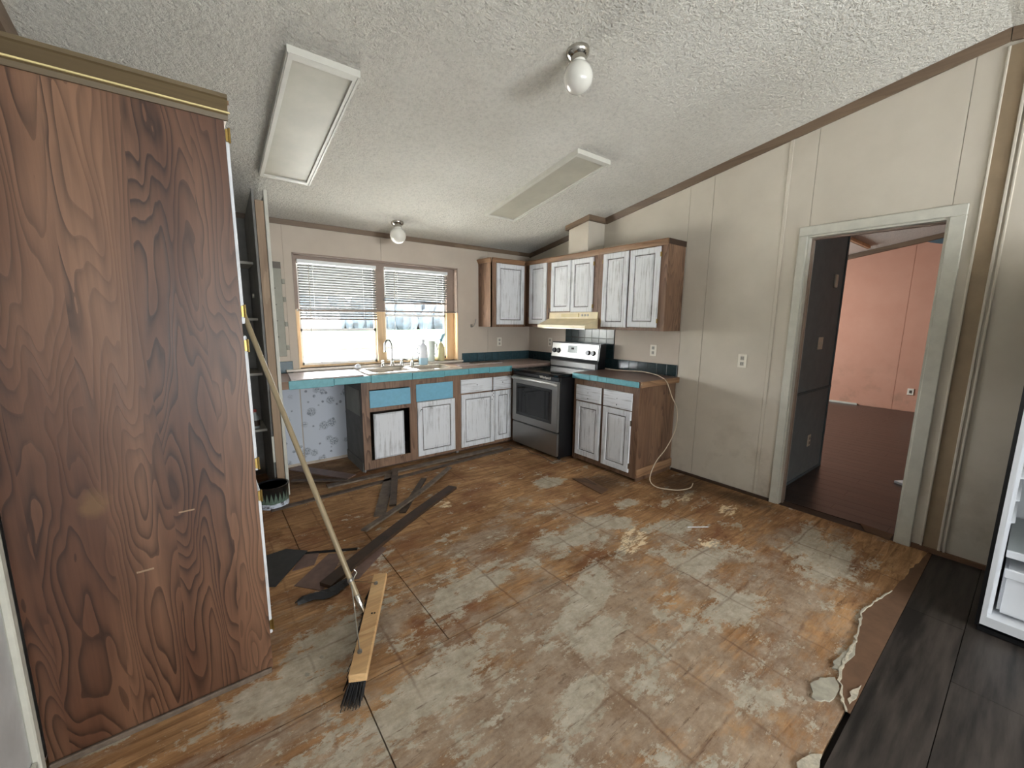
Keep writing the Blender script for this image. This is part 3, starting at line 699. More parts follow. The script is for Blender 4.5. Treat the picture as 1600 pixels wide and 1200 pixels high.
# ------------------------------------------------------------------ cabinets
PROF = [(0, 0), (0, .014), (.004, .018), (.050, .018), (.055, .008), (.064, .008), (.088, .0155), (.10, .016)]
PROFS = [(0, 0), (0, .014), (.004, .018)]
def front(name, parent, facing, a0, a1, z0, z1, base, mat, raised=True, sc=1.):
    """door or drawer front; facing '-y' (a = x), '-x' or '+x' (a = y)"""
    w, h = abs(a1 - a0), z1 - z0; lo = min(a0, a1); hi = max(a0, a1)
    p = PROF if raised else PROFS
    p = [(i * sc, q) for i, q in p]
    if facing == '-y': O, U, Nn = (lo, base, z0), (1, 0, 0), (0, -1, 0)
    elif facing == '-x': O, U, Nn = (base, hi, z0), (0, -1, 0), (-1, 0, 0)
    else: O, U, Nn = (base, lo, z0), (0, 1, 0), (1, 0, 0)
    o = MB().rings(O, U, (0, 0, 1), Nn, w, h, p).build(name, mat, parent)
    if raised:      # darker ring along the groove of the raised panel
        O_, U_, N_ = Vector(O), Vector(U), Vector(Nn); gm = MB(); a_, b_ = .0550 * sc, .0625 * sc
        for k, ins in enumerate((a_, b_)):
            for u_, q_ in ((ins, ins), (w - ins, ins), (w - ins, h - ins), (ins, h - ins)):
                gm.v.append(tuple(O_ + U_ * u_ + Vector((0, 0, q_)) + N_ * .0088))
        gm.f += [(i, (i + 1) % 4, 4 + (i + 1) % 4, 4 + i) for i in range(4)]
        gm.build('panel_groove', 'groove_dark', o)
    return o
def hinge_x(parent, x, y, z, mat='brass'):
    return MB().box(x - .014, x + .001, y - .009, y + .002, z - .024, z + .024).cyl((x - .012, y - .006, z - .024), (x - .012, y - .006, z + .024), .005, n=8).build('hinge', mat, parent)
# --- sink base
t = thing('sink_base_cabinet', 'sink cabinet with two turquoise false drawer fronts and two whitewashed doors', 'cabinet', (-2.0, -.3, 0))
FY = -.585
MB().box(-2.52, -2.505, FY + .02, -.01, 0.0, .898).build('side_panel', 'closet_grey', t)
B(-2.53, -2.52, -.55, -.03, 0, .10).build('side_kick_board', 'closet_grey', t)
B(-2.524, -2.519, -.50, -.06, .55, .80).build('side_patch', 'panel_grey', t)
MB().box(-1.505, -1.49, FY + .02, -.01, .0, .898).build('side_panel', 'closet_grey', t)
B(-2.505, -1.505, FY + .02, -.01, .06, .075).build('bottom_panel', 'closet_grey', t)
B(-2.505, -1.505, -.03, -.012, .075, .898).build('back_panel', 'dark_wood', t)
m = MB()
for a, b, z0, z1 in ((-2.524, -2.452, .03, .898), (-2.052, -1.974, .115, .81), (-1.552, -1.49, .03, .898), (-2.452, -1.552, .81, .898), (-2.452, -1.552, .03, .115), (-2.452, -2.052, .595, .632), (-1.974, -1.552, .60, .64)):
    m.box(a, b, FY, FY + .02, z0, z1)
m.build('face_frame', 'cabinet_oak', t)
B(-2.45, -2.04, FY - .006, FY + .018, .634, .80).build('false_drawer_front', 'turquoise_flat', t, .002)
B(-1.978, -1.553, FY - .006, FY + .018, .642, .822).build('false_drawer_front', 'turquoise_flat', t, .002)
d = front('door', t, '-y', -2.425, -2.122, .125, .572, FY - .001, 'whitewash_z', True, .12); lab(d, 'smaller flat whitewashed door standing loose in its opening')
d = front('door', t, '-y', -1.972, -1.536, .062, .636, FY - .001, 'whitewash_z')
MB().box(-1.945, -1.94, FY - .021, FY - .018, .54, .56).cyl((-1.93, FY - .021, .56), (-1.93, FY - .018, .56), .006).build('screw_hole', 'gap_black', d)
B(-2.5, -1.5, -.535, -.52, 0, .06).build('toe_kick', 'dark_wood', t)
# --- drawer base
t = thing('drawer_base_cabinet', 'whitewashed two-drawer two-door base cabinet between sink and stove', 'cabinet', (-1.1, -.3, 0))
B(-1.488, -1.473, FY + .02, -.01, .0, .898).build('side_panel', 'closet_grey', t); B(-.02, -.012, FY + .02, -.02, .0, .898).build('side_panel', 'closet_grey', t)
B(-1.473, -.02, FY + .02, -.02, .06, .075).build('bottom_panel', 'closet_grey', t); B(-1.473, -.02, -.03, -.012, .075, .898).build('back_panel', 'dark_wood', t)
m = MB()
for a, b, z0, z1 in ((-1.488, -1.45, .03, .898), (-1.05, -1.02, .09, .83), (-.765, -.40, .03, .898), (-1.45, -.765, .83, .898), (-1.45, -.765, .03, .09), (-1.45, -.765, .65, .69)):
    m.box(a, b, FY, FY + .02, z0, z1)
m.build('face_frame', 'cabinet_oak', t)
for a, b in ((-1.46, -1.045), (-1.028, -.766)):
    d = front('drawer', t, '-y', a, b, .677, .828, FY - .001, 'whitewash_x', False)
    MB().cyl(((a + b) / 2, FY - .021, .76), ((a + b) / 2, FY - .0185, .76), .006, n=8).build('knob_hole', 'gap_black', d)
front('door', t, '-y', -1.455, -1.008, .06, .661, FY - .001, 'whitewash_z'); front('door', t, '-y', -1.003, -.766, .07, .664, FY - .001, 'whitewash_z')
hg = t.children[-2]
for dx_, dz_ in ((-.04, .08), (-.02, .06), (-.035, .04), (-.02, .02), (-.04, -.01)):
    MB().cyl((-1.008 + dx_, FY - .0205, .58 + dz_), (-1.008 + dx_, FY - .018, .58 + dz_), .006, n=7).build('chip_mark', 'dark_wood', hg)
B(-1.48, -.6, -.535, -.52, 0, .06).build('toe_kick', 'dark_wood', t)
# --- right base
FX = -.585
t = thing('end_base_cabinet', 'oak-sided base cabinet right of the stove with two whitewashed doors', 'cabinet', (-.3, -1.86, 0))
B(FX + .0202, -.006, -2.265, -2.25, .0, .898).build('side_panel', 'cabinet_oak', t); B(FX + .02, -.006, -1.475, -1.46, 0, .898).build('side_panel', 'cabinet_oak', t)
B(FX + .02, -.02, -2.25, -1.475, .06, .075).build('bottom_panel', 'closet_grey', t)
m = MB()
for a, b, z0, z1 in ((-2.265, -2.19, .03, .898), (-1.865, -1.835, .08, .83), (-1.505, -1.46, .03, .898), (-2.19, -1.505, .83, .898), (-2.19, -1.505, .03, .085), (-2.19, -1.505, .655, .672)):
    m.box(FX, FX + .02, a, b, z0, z1)
m.build('face_frame', 'cabinet_oak', t)
for a, b in ((-1.833, -1.502), (-2.195, -1.866)):
    d = front('drawer', t, '-x', a, b, .668, .828, FX - .001, 'whitewash_y', False)
    MB().cyl((FX - .021, (a + b) / 2, .70), (FX - .0185, (a + b) / 2, .70), .006, n=8).cyl((FX - .021, (a + b) / 2, .76), (FX - .0185, (a + b) / 2, .76), .004, n=8).build('knob_hole', 'gap_black', d)
front('door', t, '-x', -1.832, -1.508, .085, .655, FX - .001, 'whitewash_z')
d = front('door', t, '-x', -2.192, -1.867, .075, .658, FX - .001, 'whitewash_z')
for z in (.55, .14): MB().box(FX - .018, FX + .0, -2.2, -2.192, z - .025, z + .025).cyl((FX - .012, -2.197, z - .025), (FX - .012, -2.197, z + .025), .006, n=8).build('hinge', 'chrome', d)
B(FX - .002, -.01, -2.285, -2.265, .045, .125).build('loose_moulding', 'cabinet_oak_x', t, .004)
B(-.53, -.01, -2.262, -2.25, 0, .045).build('toe_board', 'dark_wood', t); B(-.53, -.515, -2.25, -1.47, 0, .06).build('toe_kick', 'dark_wood', t)

# --- countertops
t = thing('window_countertop', 'mauve laminate countertop with chipped turquoise front edge under the window', 'countertop', (-1.6, -.3, .9))
MB().box(-3.18, -2.40, -.60, -.002, .90, .948).box(-1.44, -.0, -.60, -.002, .90, .948).box(-2.40, -1.44, -.60, -.53, .90, .948).box(-2.40, -1.44, -.06, -.002, .90, .948).build('top', 'countertop', t)
m = MB(); x = -3.126
ws = [.36, .33, .41, .36, .30, .27, .33]
for w in ws:
    x1 = min(x + w, -.765)
    dz0 = random.uniform(-.004, .003); dz1 = random.uniform(-.004, .002)
    B(x + .002, x1, -.612 - random.uniform(0, .004), -.60, .884 + dz0, .951 + dz1).build('edge_strip', 'turquoise', t, .003); x = x1
    if x >= -.766: break
B(-3.18, -3.126, -.608, -.60, .884, .948).build('bare_edge', 'cabinet_oak_x', t)
t = thing('end_countertop', 'short laminate countertop with turquoise edge tiles right of the stove', 'countertop', (-.3, -1.87, .9))
B(-.61, -.002, -2.285, -1.462, .90, .948).build('top', 'mauve_board', t, .002)
for a, b in ((-1.70, -1.462), (-1.805, -1.702), (-1.915, -1.807), (-2.275, -1.917)):
    B(-.628, -.61, a, b, .893 + random.uniform(-.004, .002), .950 + random.uniform(-.005, .002)).build('edge_tile', 'turquoise', t, .005)
B(-.618, -.006, -2.303, -2.285, .895, .949).build('end_trim', 'cabinet_oak_x', t, .004)
MB().cyl((-.612, -2.298, .925), (-.612, -2.306, .925), .012, n=10).build('trim_plug', 'raw_stud', t)
# loose laminate sheets on the counter
o = MB().prism([(-3.10, -.585), (-2.49, -.57), (-2.43, -.12), (-3.05, -.10)], .9485, .962).build('laminate_sheet', 'laminate_light', None, .001); tag(o, 'large pale laminate sheet lying loose on the left end of the window counter', 'sheet')
o = MB().prism([(-1.33, -.36), (-.68, -.30), (-.62, -.10), (-1.28, -.14)], .9485, .958).build('laminate_sheet', 'laminate_light', None, .001); tag(o, 'narrow laminate offcut lying on the counter right of the sink', 'sheet')
o = MB().prism([(-1.12, -.27), (-.66, -.235), (-.64, -.16), (-1.1, -.18)], .9585, .964).build('wood_strip', 'strip_brown', None); tag(o, 'thin dark strip lying on the laminate offcut right of the sink', 'strip')

# --- sink
t = thing('kitchen_sink', 'cream double-bowl drop-in sink below the window', 'sink', (-1.92, -.3, .948))
m = MB()
xs0, xs1, ys0, ys1 = -2.44, -1.42, -.56, -.035
bowls = [(-2.37, -1.965), (-1.895, -1.49)]
yb0, yb1 = -.50, -.16
zt = .963
m.box(xs0, bowls[0][0], ys0, ys1, .9485, zt).box(bowls[0][1], bowls[1][0], ys0, ys1, .9485, zt).box(bowls[1][1], xs1, ys0, ys1, .9485, zt)
for a, b in bowls: m.box(a, b, ys0, yb0, .9485, zt).box(a, b, yb1, ys1, .9485, zt)
m.build('rim', 'sink_cream', t)
for a, b in bowls:
    q = MB()
    q.box(a, b, yb0, yb1, .80, .808).box(a, a + .006, yb0, yb1, .808, .9485).box(b - .006, b, yb0, yb1, .808, .9485).box(a, b, yb0, yb0 + .006, .808, .9485).box(a, b, yb1 - .006, yb1, .808, .9485)
    bo = q.build('bowl', 'sink_cream', t)
    MB().cyl(((a + b) / 2, -.33, .808), ((a + b) / 2, -.33, .812), .035).build('drain', 'chrome', bo)
t = thing('faucet', 'chrome gooseneck faucet with two lever handles behind the sink', 'faucet', (-2.03, -.1, zt))
MB().box(-2.15, -1.90, -.125, -.075, zt, zt + .014).build('base_plate', 'chrome', t, .004)
pts = [(-2.03, -.1, zt + .012), (-2.03, -.1, 1.17)] + [(-2.03 - .045 * (1 - math.cos(a)), -.1 - .02 * (1 - math.cos(a)), 1.19 + .065 * math.sin(a)) for a in [i * math.pi / 8 for i in range(9)]] + [(-2.122, -.141, 1.15)]
MB().tube(pts, .0105, 10).build('spout', 'steel', t, smooth=True)
MB().cyl((-2.122, -.141, 1.152), (-2.122, -.141, 1.128), .013).build('aerator', 'chrome', t, smooth=True)
MB().lathe([(.022, 0), (.02, .02), (.013, .05)], -2.03, -.1, cz=zt + .01).build('spout_collar', 'chrome', t, smooth=True)
for hx, dx in ((-2.13, -.02), (-1.92, .02)):
    MB().lathe([(.02, 0), (.018, .03), (.013, .05), (.015, .06)], hx, -.1, cz=zt + .012, n=14).build('handle_base', 'chrome', t, smooth=True)
    MB().tube([(hx, -.1, zt + .068), (hx + dx, -.125, zt + .075), (hx + dx * 2.2, -.155, zt + .068)], .007).build('lever', 'chrome', t, smooth=True)
t = thing('side_sprayer', 'chrome side lever dispenser right of the faucet handles', 'sprayer', (-1.80, -.1, zt))
MB().lathe([(.024, 0), (.02, .02), (.014, .055), (.016, .08)], -1.80, -.1, cz=zt, n=14).build('base', 'chrome', t, smooth=True)
MB().tube([(-1.80, -.1, zt + .075), (-1.79, -.1, zt + .10), (-1.75, -.11, zt + .112), (-1.73, -.115, zt + .10), (-1.725, -.117, zt + .03)], .008).build('lever', 'chrome', t, smooth=True)
o = MB().lathe([(.016, 0), (.028, .008), (.032, .022), (.028, .036), (.014, .046), (.002, .048)], -2.40, -.10, cz=zt, n=18).build('sink_stopper', 'bottle_white', None, smooth=True, origin=(-2.40, -.10, zt)); tag(o, 'small round white stopper lying at the left back rim of the sink', 'stopper')
# bottle on the sink deck
t = thing('detergent_bottle', 'translucent white handled bottle with blue liquid standing behind the sink', 'bottle', (-1.655, -.085, zt))
MB().lathe([(.045, 0), (.052, .008), (.054, .08)], -1.655, -.085, cz=zt, n=20).build('liquid', 'liquid_blue', t, smooth=True)
MB().lathe([(.054, .0802), (.05, .11), (.05, .17), (.042, .215), (.018, .245), (.017, .262)], -1.655, -.085, cz=zt, n=20).build('body', 'bottle_white', t, smooth=True)
MB().lathe([(.021, .262), (.021, .285), (.012, .29)], -1.655, -.085, cz=zt, n=14).build('cap', 'bottle_white', t, smooth=True)
MB().tube([(-1.695, -.085, zt + .22), (-1.722, -.085, zt + .21), (-1.727, -.085, zt + .15), (-1.704, -.085, zt + .12)], .009).build('handle', 'bottle_white', t, smooth=True)
# tumblers on the sill
t = thing('plastic_pitcher', 'tall pale plastic pitcher standing on the window sill', 'pitcher', (-1.50, .035, .985))
MB().lathe([(.042, 0), (.046, .01), (.056, .235), (.053, .24), (.049, .23), (.04, .02)], -1.50, .035, cz=.9855, n=24).build('body', 'cup_pale', t, smooth=True)
MB().tube([(-1.45, .035, 1.205), (-1.435, .0, 1.19), (-1.437, -.01, 1.12), (-1.46, .01, 1.06)], .007).build('handle', 'cup_pale', t, smooth=True)
t = thing('spray_bottle', 'yellowish spray bottle with pale blue trigger on the window sill', 'bottle', (-1.365, .035, .985))
MB().lathe([(.04, 0), (.043, .01), (.043, .16), (.03, .20), (.014, .215), (.014, .23)], -1.365, .035, cz=.9855, n=20).build('body', 'cup_yellow', t, smooth=True)
MB().box(-1.385, -1.345, .015, .055, 1.215, 1.245).hexa([(-1.375, .022, 1.245), (-1.335, .022, 1.245), (-1.335, .048, 1.245), (-1.375, .048, 1.245), (-1.35, .022, 1.30), (-1.30, .022, 1.32), (-1.30, .048, 1.32), (-1.35, .048, 1.30)]).build('trigger', 'pale_blue', t, .003)

# --- wall cabinets
UF = -.29
def crown(parent, pts, z0, z1, out, mat, facing):
    """moulding: stepped profile along a straight run"""
    a, b, base = pts; h = z1 - z0
    prof = [(0, 0), (-.006, 0), (-.010, h * .25), (-.010, h * .32), (-out * .8, h * .7), (-out, h * .8), (-out, h), (0, h)]
    if facing == '-x': MB().prism([(base + p, z0 + q) for p, q in prof], a, b, 'y').build('crown_moulding', mat, parent)
    else: MB().prism([(base + p, z0 + q) for p, q in prof], a, b, 'x').build('crown_moulding', mat, parent)
# left of corner on the window wall
t = thing('corner_wall_cabinet', 'wall cabinet beside the window with one whitewashed door and pale oak side', 'cabinet', (-.57, -.15, 1.40))
B(-.845, -.835, -.29, -.002, 1.395, 2.17).build('side_panel', 'cabinet_oak', t)
B(-.835, -.31, -.27, -.002, 1.40, 2.17).build('carcass', 'closet_grey', t)
m = MB()
for a, b, z0, z1 in ((-.845, -.765, 1.395, 2.17), (-.36, -.312, 1.395, 2.17), (-.765, -.36, 1.395, 1.44), (-.765, -.36, 2.14, 2.17)): m.box(a, b, UF, UF + .02, z0, z1)
m.build('face_frame', 'cabinet_oak', t)
front('door', t, '-y', -.776, -.350, 1.426, 2.155, UF - .001, 'whitewash_z')
h = .05
MB().prism([(UF + p, 2.165 + q) for p, q in [(0, 0), (-.006, 0), (-.010, .015), (-.022, .035), (-.026, .04), (-.026, .05), (0, .05)]], -.84, -.345, 'x').build('crown_moulding', 'cabinet_oak_x', t)
MB().prism([(-.845 + p, 2.165 + q) for p, q in [(0, 0), (-.006, 0), (-.010, .015), (-.022, .035), (-.026, .04), (-.026, .05), (0, .05)]], -.29, -.003, 'y').build('crown_moulding', 'cabinet_oak_y', t)
# right wall run
def wall_cab(name, label, ya, yb, z0, doors, side=False, stile=(.05, .05), fm='cabinet_oak'):
    t = thing(name, label, 'cabinet', (-.15, (ya + yb) / 2, z0))
    B(-.27, -.012, ya + .015, yb - .002, z0, 2.17).build('carcass', 'cabinet_oak', t)
    m = MB(); m.box(UF, UF + .02, ya, ya + stile[0], z0 - .005, 2.17).box(UF, UF + .02, yb - stile[1], yb, z0 - .005, 2.17)
    m.box(UF, UF + .02, ya + stile[0], yb - stile[1], z0 - .005, z0 + .04).box(UF, UF + .02, ya + stile[0], yb - stile[1], 2.13, 2.17)
    m.build('face_frame', fm, t)
    for a, b, za, zb, hs in doors:
        d = front('door', t, '-x', a, b, za, zb, UF - .001, 'whitewash_z')
        for z in (za + .06, zb - .07):
            yy = a if hs == 'r' else b
            s_ = -1 if hs == 'r' else 1
            MB().box(UF - .016, UF, yy + s_ * .0005, yy + s_ * .009, z - .02, z + .02).cyl((UF - .014, yy + s_ * .005, z - .02), (UF - .014, yy + s_ * .005, z + .02), .005, n=8).build('hinge', 'brass', d)
    if side: B(UF + .0202, -.012, ya, ya + .0148, z0 - .005, 2.17).build('side_panel', 'cabinet_oak', t)
    prof = [(0, 0), (-.006, 0), (-.010, .015), (-.012, .018), (-.022, .035), (-.026, .04), (-.026, .052), (0, .052)]
    MB().prism([(UF + p, 2.165 + q) for p, q in prof], ya, yb, 'y').build('crown_moulding', 'cabinet_oak_y', t)
    B(UF, -.012, ya, yb, 2.172, 2.18).build('top_panel', 'dark_wood', t)
    return t
wall_cab('narrow_wall_cabinet', 'narrow wall cabinet with one whitewashed door in the room corner', -.70, -.02, 1.405, [(-.668, -.352, 1.438, 2.165, 'l')], stile=(.035, .33))
wall_cab('hood_wall_cabinet', 'short two-door whitewashed wall cabinet above the range hood', -1.47, -.702, 1.578, [(-1.078, -.755, 1.588, 2.155, 'l'), (-1.405, -1.086, 1.578, 2.152, 'r')], stile=(.07, .05))
t = wall_cab('end_wall_cabinet', 'tall two-door whitewashed wall cabinet with oak end panel nearest the doorway', -2.27, -1.472, 1.398, [(-1.852, -1.54, 1.42, 2.158, 'l'), (-2.198, -1.872, 1.425, 2.155, 'r')], True, (.075, .06))
B(UF - .002, -.01, -2.275, -2.262, 2.17, 2.218).build('end_moulding', 'dark_wood', t)
# --- range hood
t = thing('range_hood', 'cream range hood under the short cabinet above the stove', 'range hood', (-.2, -1.1, 1.40))
MB().prism([(-.006, 1.40), (-.49, 1.40), (-.49, 1.432), (-.305, 1.505), (-.30, 1.575), (-.006, 1.575)], -1.487, -.735, 'y').build('body', 'bisque', t)
B(-.312, -.301, -1.22, -.95, 1.523, 1.562).build('control_strip', 'bisque_light', t)
for y in (-1.27, -1.31, -1.35): B(-.309, -.3, y - .012, y + .012, 1.53, 1.553).build('switch', 'shelf_white', t, .002)
B(-.44, -.06, -1.44, -.78, 1.392, 1.4).build('filter', 'steel', t)
# --- vent chase
o = MB().hexa([(-.262, -1.278, 2.18), (-.0, -1.278, 2.18), (-.0, -.985, 2.18), (-.262, -.985, 2.18), (-.262, -1.278, cz(-1.278) - .002), (-.0, -1.278, cz(-1.278) - .002), (-.0, -.985, cz(-.985) - .002), (-.262, -.985, cz(-.985) - .002)]).build('trim_6', 'cream_wall'); struct(o)
def cht(x0, x1, ya, yb): 
    return MB().hexa([(x0, ya, cz(ya) - .052), (x1, ya, cz(ya) - .052), (x1, yb, cz(yb) - .052), (x0, yb, cz(yb) - .052), (x0, ya, cz(ya) - .0005), (x1, ya, cz(ya) - .0005), (x1, yb, cz(yb) - .0005), (x0, yb, cz(yb) - .0005)])
struct(cht(-.292, -.262, -1.308, -.955).build('trim_7', 'brown_trim_y')); struct(cht(-.262, 0, -1.308, -1.278).build('trim_8', 'brown_trim_x')); struct(cht(-.262, 0, -.985, -.955).build('trim_9', 'brown_trim_x'))

# ------------------------------------------------------------------ stove
t = thing('electric_stove', 'stainless and black electric stove with glass top between the counters', 'stove', (-.42, -1.045, 0))
ya, yb = -1.437, -.665
B(-.765, -.075, ya, yb, .03, .90).build('body', 'black_enamel', t, .004)
B(-.81, -.08, ya - .004, yb + .004, .90, .928).build('cooktop', 'black_glass', t, .005)
for cx_, cy_, r_ in ((-.62, -.86, .10), (-.62, -1.24, .085), (-.33, -.86, .075), (-.33, -1.24, .10)):
    MB().lathe([(r_, 0), (r_ + .003, .0006)], cx_, cy_, 32, cz=.9282).build('burner_ring', 'dark_glass', t)
B(-.79, -.765, ya + .002, yb - .002, .858, .898).build('vent_trim', 'black_enamel', t, .004)
dr_ = B(-.80, -.766, ya + .003, yb - .003, .315, .852).build('oven_door', 'steel', t, .006, seg=2)
B(-.803, -.799, ya + .09, yb - .075, .395, .765).build('oven_window', 'dark_glass', dr_, .002)
B(-.806, -.802, ya + .125, yb - .11, .43, .735).build('inner_window', 'black_glass', dr_)
hd = MB().tube([(-.803, yb - .02, .815), (-.838, yb - .05, .83), (-.846, (ya + yb) / 2, .835), (-.838, ya + .05, .83), (-.803, ya + .02, .815)], .014, 10).build('handle', 'steel_bright', dr_, smooth=True)
B(-.795, -.766, ya + .003, yb - .003, .05, .302).build('storage_drawer', 'steel', t, .006, seg=2)
for fx in (-.70, -.14):
    for fy in (ya + .06, yb - .06): MB().cyl((fx, fy, .0), (fx, fy, .03), .018, n=10).build('foot', 'black_enamel', t)
# back guard
MB().prism([(-.08, .928), (-.20, .928), (-.205, 1.0), (-.19, 1.04), (-.165, 1.225), (-.08, 1.225)], ya, yb, 'y').build('back_guard', 'black_enamel', t)
def gx(z): return -.19 + (z - 1.04) / .185 * .025
def gq(name, y0, y1, z0, z1, d0, d1, mat, par):
    return MB().hexa([(gx(z0) - d1, y0, z0), (gx(z0) - d0, y0, z0), (gx(z0) - d0, y1, z0), (gx(z0) - d1, y1, z0), (gx(z1) - d1, y0, z1), (gx(z1) - d0, y0, z1), (gx(z1) - d0, y1, z1), (gx(z1) - d1, y1, z1)]).build(name, mat, par)
cp = gq('control_panel', ya + .02, yb - .01, 1.048, 1.212, -.001, .006, 'steel_bright', t)
gq('display', -1.10, -.95, 1.105, 1.19, .006, .009, 'lcd_grey', cp)
gq('digits', -1.05, -1.005, 1.145, 1.168, .009, .0095, 'gap_black', cp)
for y in (-.725, -.795, -1.275, -1.35):
    x_ = gx(1.12) - .006
    kb = MB().lathe([(.030, 0), (.030, .008), (.026, .020), (.025, .022)], x_, y, 20, ax=(-1, 0, .13), cz=1.12).build('knob', 'black_enamel', cp, smooth=True)
MB().prism([(-.203, .935), (-.209, .94), (-.214, 1.0), (-.203, 1.01)], ya + .03, yb - .02, 'y').build('steel_band', 'steel', t)
def text(s_, size, loc, rotm, mat, par, ext=.0005):
    cu = bpy.data.curves.new('lettering', 'FONT'); cu.body = s_; cu.size = size; cu.extrude = ext; cu.align_x = 'CENTER'; cu.align_y = 'CENTER'
    tmp = bpy.data.objects.new('lettering_curve', cu); COL.objects.link(tmp); me = bpy.data.meshes.new_from_object(tmp); bpy.data.objects.remove(tmp)
    me.materials.clear(); me.materials.append(MAT[mat]); o = bpy.data.objects.new('lettering', me); COL.objects.link(o)
    o.matrix_world = Matrix.Translation(Vector(loc) - wloc(par)) @ rotm.to_4x4(); o.parent = par; return o
R_MX = Matrix(((0, 0, -1), (-1, 0, 0), (0, 1, 0)))   # text facing -x, reading towards -y
text('Whirlpool', .042, (-.7915, -1.225, .878), R_MX, 'plate_white', t)
text('Whirlpool', .018, (gx(1.085) - .0068, -1.03, 1.085), R_MX, 'lcd_grey', cp)
o = MB().tube([(-.83, -.66, .003), (-.85, -.82, .004), (-.80, -.95, .014), (-.83, -1.05, .004), (-.81, -1.2, .012), (-.84, -1.45, .004), (-.70, -1.49, .003)], .004, 6).build('metal_strip', 'strip_grey', None, smooth=True); tag(o, 'thin bent strip on the floor along the foot of the stove', 'strip')

# ------------------------------------------------------------------ white tube on the right counter
pts = [(-.10, -1.46, .953), (-.10, -1.62, .955), (-.09, -1.78, .962), (-.10, -1.93, .972), (-.15, -2.08, .972), (-.22, -2.22, .965), (-.27, -2.33, .925), (-.255, -2.38, .80), (-.18, -2.40, .661), (-.185, -2.40, .477), (-.30, -2.39, .313),
       (-.43, -2.37, .193), (-.52, -2.38, .06), (-.535, -2.45, .012), (-.49, -2.55, .008), (-.42, -2.62, .008), (-.30, -2.65, .008), (-.19, -2.615, .012)]
def smooth_pts(P, n=5):
    P = [Vector(p) for p in P]; out = []
    for i in range(len(P) - 1):
        p0, p1, p2, p3 = P[max(i - 1, 0)], P[i], P[i + 1], P[min(i + 2, len(P) - 1)]
        for k in range(n):
            t_ = k / n; out.append(.5 * ((2 * p1) + (-p0 + p2) * t_ + (2 * p0 - 5 * p1 + 4 * p2 - p3) * t_ ** 2 + (-p0 + 3 * p1 - 3 * p2 + p3) * t_ ** 3))
    return out + [P[-1]]
o = MB().tube(smooth_pts(pts), .0045, 8).build('water_tube', 'wire_white', None, smooth=True); tag(o, 'thin white plastic tube trailing from the right counter down to the floor', 'tube')

# ------------------------------------------------------------------ near pantry cabinet
t = thing('tall_pantry_cabinet', 'large oak-grain tall cabinet end filling the left of the picture', 'cabinet', (-3.89, -2.2, 0))
MB().box(-4.20, -3.5575, -2.605, -2.588, .015, 2.165).build('end_panel', 'panel_oak', t)
B(-4.20, -3.575, -2.59, -1.92, .05, 2.16).build('carcass', 'closet_grey', t)
B(-4.20, -3.563, -2.62, -2.604, .0, .022).build('base_moulding', 'strip_grey', t, .004)
B(-4.20, -3.60, -2.59, -1.92, 0, .05).build('plinth', 'dark_wood', t)
prof = [(0, 0), (-.008, 0), (-.014, .014), (-.012, .018), (-.016, .022), (-.040, .052), (-.046, .056), (-.046, .068), (0, .068)]
MB().prism([(-2.605 + p, 2.145 + q) for p, q in prof], -4.20, -3.545, 'x').build('crown_moulding', 'crown_brown', t)
B(-4.2, -3.54, -2.626, -2.619, 2.164, 2.169).build('gilt_line', 'gilt', t)
MB().prism([(-3.575 - p * .8, 2.145 + q) for p, q in prof], -2.605, -1.92, 'y').build('crown_moulding', 'cabinet_oak_y', t)
m = MB()
for a, b, z0, z1 in ((-2.586, -2.56, .05, 2.145), (-1.96, -1.92, .05, 2.145), (-2.56, -1.96, 1.39, 1.48), (-2.56, -1.96, .80, .87), (-2.56, -1.96, .05, .12), (-2.56, -1.96, 2.10, 2.145)): m.box(-3.575, -3.558, a, b, z0, z1)
m.build('face_frame', 'panel_oak', t)
for z0, z1, hs in ((1.455, 2.12, (2.10, 1.50)), (.885, 1.41, (1.374, .914)), (.17, .80, (.78, .21))):
    d = front('door', t, '+x', -2.600, -1.945, z0, z1, -3.5565, 'whitewash_z', True, .8)
    for v__ in d.data.vertices: v__.co.x = -3.5565 - wloc(t).x + (v__.co.x + 3.5565 + wloc(t).x) * .55
    d.children[0].location.x = -.004
    for z in hs:
        MB().box(-3.556, -3.548, -2.606, -2.6005, z - .02, z + .02).cyl((-3.545, -2.606, z - .024), (-3.545, -2.606, z + .024), .004, n=8).build('hinge', 'brass', d)
B(-3.80, -3.755, -2.6065, -2.605, .78, .785).build('scratch_mark', 'raw_stud', t)
B(-3.93, -3.885, -2.6065, -2.605, .595, .601).build('scratch_mark', 'raw_stud', t)

# ------------------------------------------------------------------ far closet with shelves
t = thing('open_pantry_closet', 'open closet with four shelves beyond the tall cabinet beside the counter end', 'closet', (-3.7, -.35, 0))
zt_ = cz(-.68) - .06
MB().hexa([(-3.285, -.66, 0), (-3.27, -.66, 0), (-3.27, -.012, 0), (-3.285, -.012, 0), (-3.285, -.66, zt_), (-3.27, -.66, zt_), (-3.27, -.012, 2.33), (-3.285, -.012, 2.33)]).build('inner_side_panel', 'closet_grey', t)
MB().hexa([(-3.20, -.66, 0), (-3.186, -.66, 0), (-3.186, -.012, 0), (-3.20, -.012, 0), (-3.20, -.66, zt_), (-3.186, -.66, zt_), (-3.186, -.012, 2.33), (-3.20, -.012, 2.33)]).build('outer_side_panel', 'closet_grey', t)
B(-3.27, -3.215, -.69, -.62, .0, zt_ - .08).build('stud', 'raw_stud', t)
B(-3.213, -3.188, -.705, -.661, .0, zt_).build('edge_casing', 'white_paint', t, .003)
B(-3.288, -3.272, -.68, -.661, .9, zt_).build('edge_strip', 'closet_grey', t)
B(-3.288, -3.272, -.685, -.661, .30, .52).build('edge_strip', 'white_paint', t)
